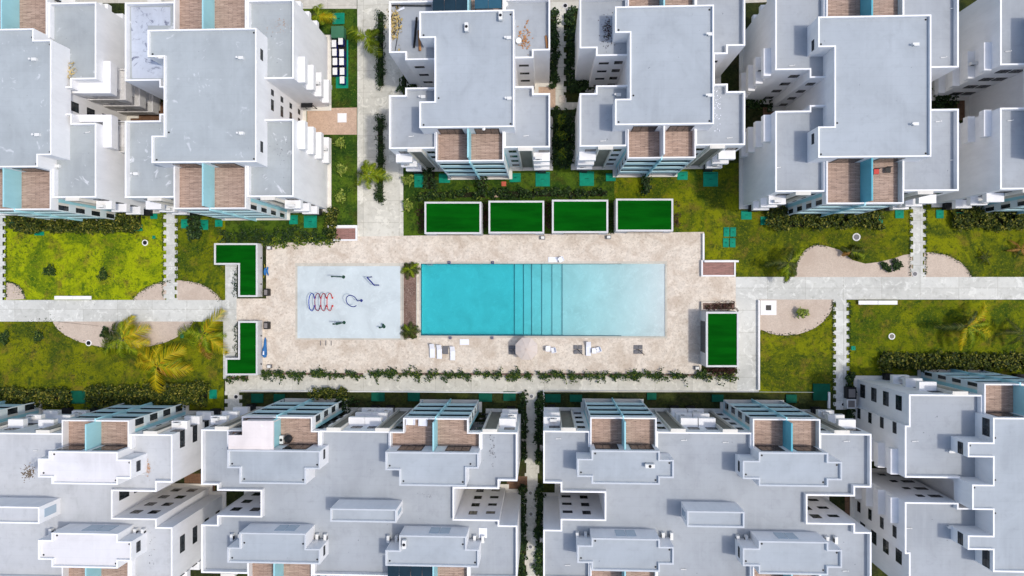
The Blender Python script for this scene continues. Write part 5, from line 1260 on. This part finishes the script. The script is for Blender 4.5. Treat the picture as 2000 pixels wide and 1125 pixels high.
for i, (px, py) in enumerate(((510, 504), (510, 555), (510, 656), (510, 711))):
    x, y = W(px, py, 1.0); mb = MB(); mb.tube([(x - .05, y, 1.0), (x + .1, y, 1.0)], .09, 10); tag(mb.obj('wall_lamp', 'dark_frame', loc=(x, y, 0)), ['round dark wall lamp at top of the upper shelter', 'round dark wall lamp at bottom of the upper shelter', 'round dark wall lamp at top of the lower shelter', 'round dark wall lamp at bottom of the lower shelter'][i], 'lamp')

# ---------------------------------------------------------------- things on roofs
def on_roof(name, label, cat, px, py, z): x, y = W(px, py, z); return thing(name, label, cat, (x, y, z)), x, y
# debris on the first compact block
root, x, y = on_roof('rubble_heap', 'heap of pale yellow scrap on the upper left roof wing of the first compact block', 'rubble', 771, 46, 12.5)
p = np.column_stack([rng.normal(x, .42, 170), rng.normal(y, .95, 170), 12.52 + rng.uniform(0, .5, 170)]); leafmesh(p, rng.uniform(.1, .3, 170), 'straw', 'scrap', root, flat=.2); p[:, 0] += .1
leafmesh(p[:50], rng.uniform(.1, .25, 50), 'dark_frame', 'dark_scrap', root, flat=.2)
root, x, y = on_roof('rubble_heap', 'heap of broken wood at the roof corner of the upper left block', 'rubble', 133, 143, 12.5)
p = np.column_stack([rng.normal(x, .55, 120), rng.normal(y, .55, 120), 12.52 + rng.uniform(0, .5, 120)]); leafmesh(p, rng.uniform(.15, .4, 120), 'straw', 'scrap', root, flat=.2, aspect=.25)
root, x, y = on_roof('dry_leaf_pile', 'pile of dry brown leaves on the second compact block roof wing', 'leaves', 1188, 62, 12.5)
p = np.column_stack([rng.normal(x, .35, 260), rng.normal(y, .9, 260), 12.52 + rng.uniform(0, .1, 260)]); leafmesh(p, rng.uniform(.04, .12, 260), 'leaf_red', 'leaves', root)
root, x, y = on_roof('rubble_heap', 'brown rubble patch on the right roof wing of the first compact block', 'rubble', 1026, 72, 12.5)
p = np.column_stack([rng.normal(x, .4, 90), rng.normal(y, .7, 90), 12.52 + rng.uniform(0, .15, 90)]); leafmesh(p, rng.uniform(.08, .22, 90), 'timber', 'scrap', root)
for (px0, py0, px1, py1, r_, m_, lb) in ((814, 34, 809, 94, .13, 'dark_frame', 'dark board leaning beside the roof debris'), (818, 60, 821, 100, .16, 'timber', 'orange timber board beside roof debris'), (780, 52, 772, 100, .04, 'dark_frame', 'thin dark pole lying on debris-strewn roof'),
                                         (764, 26, 790, 16, .14, 'lounger_white', 'white board lying at top of the debris-strewn roof'), (1066, 70, 1069, 95, .14, 'timber', 'timber board against the right parapet of first compact block'), (764, 11, 842, 12, .08, 'dark_frame', 'long dark beam across top of debris-strewn roof')):
    A_ = W(px0, py0, 12.6); B_ = W(px1, py1, 12.6); mb = MB(); mb.tube([(*A_, 12.62), (*B_, 12.62 + r_)], r_, 4)
    tag(mb.obj('loose_board', m_, loc=(*A_, 12.5)), lb, 'board')
def shade(label, px0, py0, px1, py1, z, mat='navy_shade'):
    a0, a1, b0, b1 = rect(px0, py0, px1, py1, z); root = thing('shade_canopy', label, 'canopy', ((a0 + a1) / 2, (b0 + b1) / 2, 12.45)); k = max(2, int((a1 - a0) / 1.3))
    for i in range(k): mb = MB(); w_ = (a1 - a0) / k; mb.box(a0 + i * w_ + .02, a0 + (i + 1) * w_ - .02, b0, b1, z - .05, z + (.0 if i % 2 else .03)); mb.obj('roof_panel', mat, root)
    for u in (a0 + .1, a1 - .1):
        for v_ in (b0 + .1, b1 - .1): mb = MB(); mb.tube([(u, v_, 12.46), (u, v_, z - .06)], .05, 6); mb.obj('post', 'dark_frame', root)
shade('dark navy panel canopy on the top left terrace of first compact block', 845, -14, 913, 20, 15.3)
shade('blue glass panel canopy on the top right terrace of first compact block', 927, -12, 980, 16, 14.9, 'blue_glass')
shade('dark blue canopy on the rear terrace left of the central path', 757, 1104, 847, 1140, 15.0)
for (px, py, z, lb) in ((912, 56, 15.4, 'white air conditioner on first compact block roof, by a pipe'), (978, 34, 15.4, 'white air conditioner in the upper right corner of the first compact block roof'), (1268, 908, 15.4, 'white air conditioner on penthouse roof right of central path'), (791, 1060, 15.4, 'white air conditioner with a dark base on rear penthouse roof'),
                        (553, 857, 12.5, 'black and white appliance on the left terrace'),):
    x, y = W(px, py, z); root = thing('air_conditioner_unit', lb, 'air conditioner', (x, y, z))
    hor = px == 1268; w_, d_ = (.55, .22) if hor else (.22, .5)
    mb = MB(); mb.box(x - w_, x + w_, y - d_, y + d_, z + .08, z + .68); mb.obj('housing', 'ac_white', root, bevel=.03)
    mb = MB(); mb.cyl(x, y, z + .681, z + .70, min(w_, d_) * .8, seg=16); mb.obj('fan_grille', 'dark_frame', root)
    for u in (-.8, .8): mb = MB(); mb.box(x - w_ * (1 if not hor else .05) + (u * w_ if hor else 0), x + w_ * (1 if not hor else .05) + (u * w_ if hor else 0), y + (u * d_ if not hor else -d_) - .04, y + (u * d_ if not hor else d_) + .04, z, z + .079); mb.obj('bracket', 'dark_frame', root)
x, y = W(567, 855, 12.5); root = thing('terrace_grill', 'black round grill on the covered left terrace', 'grill', (x, y, 12.45))
mb = MB(); mb.cyl(x, y, 12.9, 13.25, .45, .5, 18); mb.obj('bowl', 'dark_frame', root); mb = MB(); mb.cyl(x, y, 13.25, 13.45, .5, .2, 18); mb.obj('lid', 'dark_frame', root)
for k in range(3): a = k * 2.1; mb = MB(); mb.tube([(x, y, 12.95), (x + .4 * math.cos(a), y + .4 * math.sin(a), 12.46)], .03, 6); mb.obj('leg', 'dark_frame', root)
for (px, py, rot, lb) in ((802, 824, .3, 'white terrace armchair, left of the pair'), (826, 826, -.3, 'white terrace armchair, right of the pair')):
    x, y = W(px, py, 12.9); root = thing('armchair', lb, 'armchair', (x, y, 12.45)); mb = MB()
    mb.box(x - .42, x + .42, y - .4, y + .4, 12.6, 12.9); mb.obj('seat', 'lounger_white', root, bevel=.06); mb = MB(); mb.box(x - .45, x + .45, y + .4, y + .55, 12.5, 13.3); mb.obj('backrest', 'lounger_white', root, bevel=.05)
    for u in (-1, 1): mb = MB(); mb.box(x + u * .42, x + u * .54, y - .4, y + .42, 12.5, 13.05); mb.obj('armrest', 'lounger_white', root, bevel=.04)
for (px, py, lb) in ((1712, 335, 'red and black folded chair on the right terrace'), (1735, 332, 'curved black chair on the right terrace')):
    x, y = W(px, py, 12.9); root = thing('terrace_chair', lb, 'chair', (x, y, 12.45)); red = px == 1712
    mb = MB(); mb.box(x - .3, x + .3, y - .3, y + .3, 12.85, 12.9); mb.obj('seat', 'red_paint' if red else 'dark_frame', root, bevel=.02)
    mb = MB(); mb.box(x - .3, x + .3, y + .3, y + .36, 12.85, 13.35); mb.obj('backrest', 'dark_frame', root)
    for u in (-.26, .26):
        for v_ in (-.26, .26): mb = MB(); mb.tube([(x + u, y + v_, 12.46), (x + u, y + v_, 12.85)], .025, 6); mb.obj('leg', 'dark_frame', root)
def tank(label, px, py, z, r_=.34, h=.5):
    x, y = W(px, py, z + h); root = thing('roof_tank', label, 'water tank', (x, y, z)); mb = MB(); mb.cyl(x, y, z, z + h, r_, r_, 20); mb.obj('body', 'ac_white', root); mb = MB(); mb.cyl(x, y, z + h + .001, z + h + .06, r_ * .5, r_ * .3, 16); mb.obj('cap', 'lounger_white', root)
tank('round white tank at top of first compact block', 987, 8, 12.5); tank('round white tank against the penthouse of first compact block', 1013, 79, 12.5)
x, y = W(943, 1041, 12.6); mb = MB(); mb.box(x - .5, x + .5, y - .6, y + .6, 12.5, 12.62); tag(mb.obj('foam_board', 'lounger_white', loc=(x, y, 12.5)), 'square white board lying on roof beside rear penthouse', 'board')
# yellow entrance awning frame near the courtyard
x, y = W(606, 210, .9); root = thing('entrance_gate', 'dark gate frame at the courtyard entrance of the meter block', 'gate', (x, y, 0))
mb = MB(); mb.box(x - .8, x + .8, y - .35, y + .35, 2.2, 2.35); mb.obj('canopy', 'dark_frame', root)
for u in (-.7, .7): mb = MB(); mb.box(x + u - .05, x + u + .05, y - .05, y + .05, 0, 2.199); mb.obj('post', 'dark_frame', root)
for (px, py, m_, lb) in ((1664, 768, 'dark_frame', 'dark framed cage beside upper left corner of lower right block'), (1663, 789, 'ac_white', 'white air conditioner box beside upper left corner of lower right block')):
    side_box(lb, px, py, 17, 22 if m_ == 'dark_frame' else 18, 1.1, m_, 'grey_mid', 'equipment_box', 'equipment box')
mb = MB(); mb.prism(ccw(P([(256, 14), (333, 14), (333, 50), (289, 50), (289, 114), (318, 114), (318, 153), (258, 153)], ZR)), ZR + .003, ZR + .02); T2.add(mb, 'stained_membrane', 'roof_stained')
def scatter(label, px, py, sx, sy, n_, size, mat, z=12.52, name='roof_debris', cat='debris'):
    root, x, y = on_roof(name, label, cat, px, py, 12.5)
    p = np.column_stack([rng.normal(x, sx, n_), rng.normal(y, sy, n_), z + rng.uniform(0, .06, n_)]); leafmesh(p, rng.uniform(.4, 1.3, n_) * size, mat, 'litter', root, flat=.8, aspect=.6)
scatter('dark litter trail on the right end of the roof left of the central path', 962, 870, .3, 1.2, 34, .10, 'grey_plastic')
scatter('brown stain of dead leaves beside the bleached penthouse at lower left', 290, 915, .16, .45, 70, .08, 'timber')
scatter('brown rubble in the roof corner of the bleached penthouse at lower left', 91, 911, .40, .45, 160, .11, 'trunk_bark', 15.4)
scatter('scattered bits along the right edge of the lower left roof', 297, 1070, .2, 1.3, 30, .07, 'grey_plastic')
scatter('white chips near the right wing parapet of second compact block', 1400, 210, .25, 1.4, 50, .10, 'lounger_white')
scatter('grey litter on the lower roof wing beside the meter block', 550, 300, .5, 1.3, 26, .07, 'grey_plastic')
scatter('dark specks on the top right roof wing beside the meters', 545, 50, .8, .4, 60, .06, 'timber')
scatter('small litter in the middle of roof left of the central path', 830, 965, .5, .2, 16, .07, 'grey_plastic')
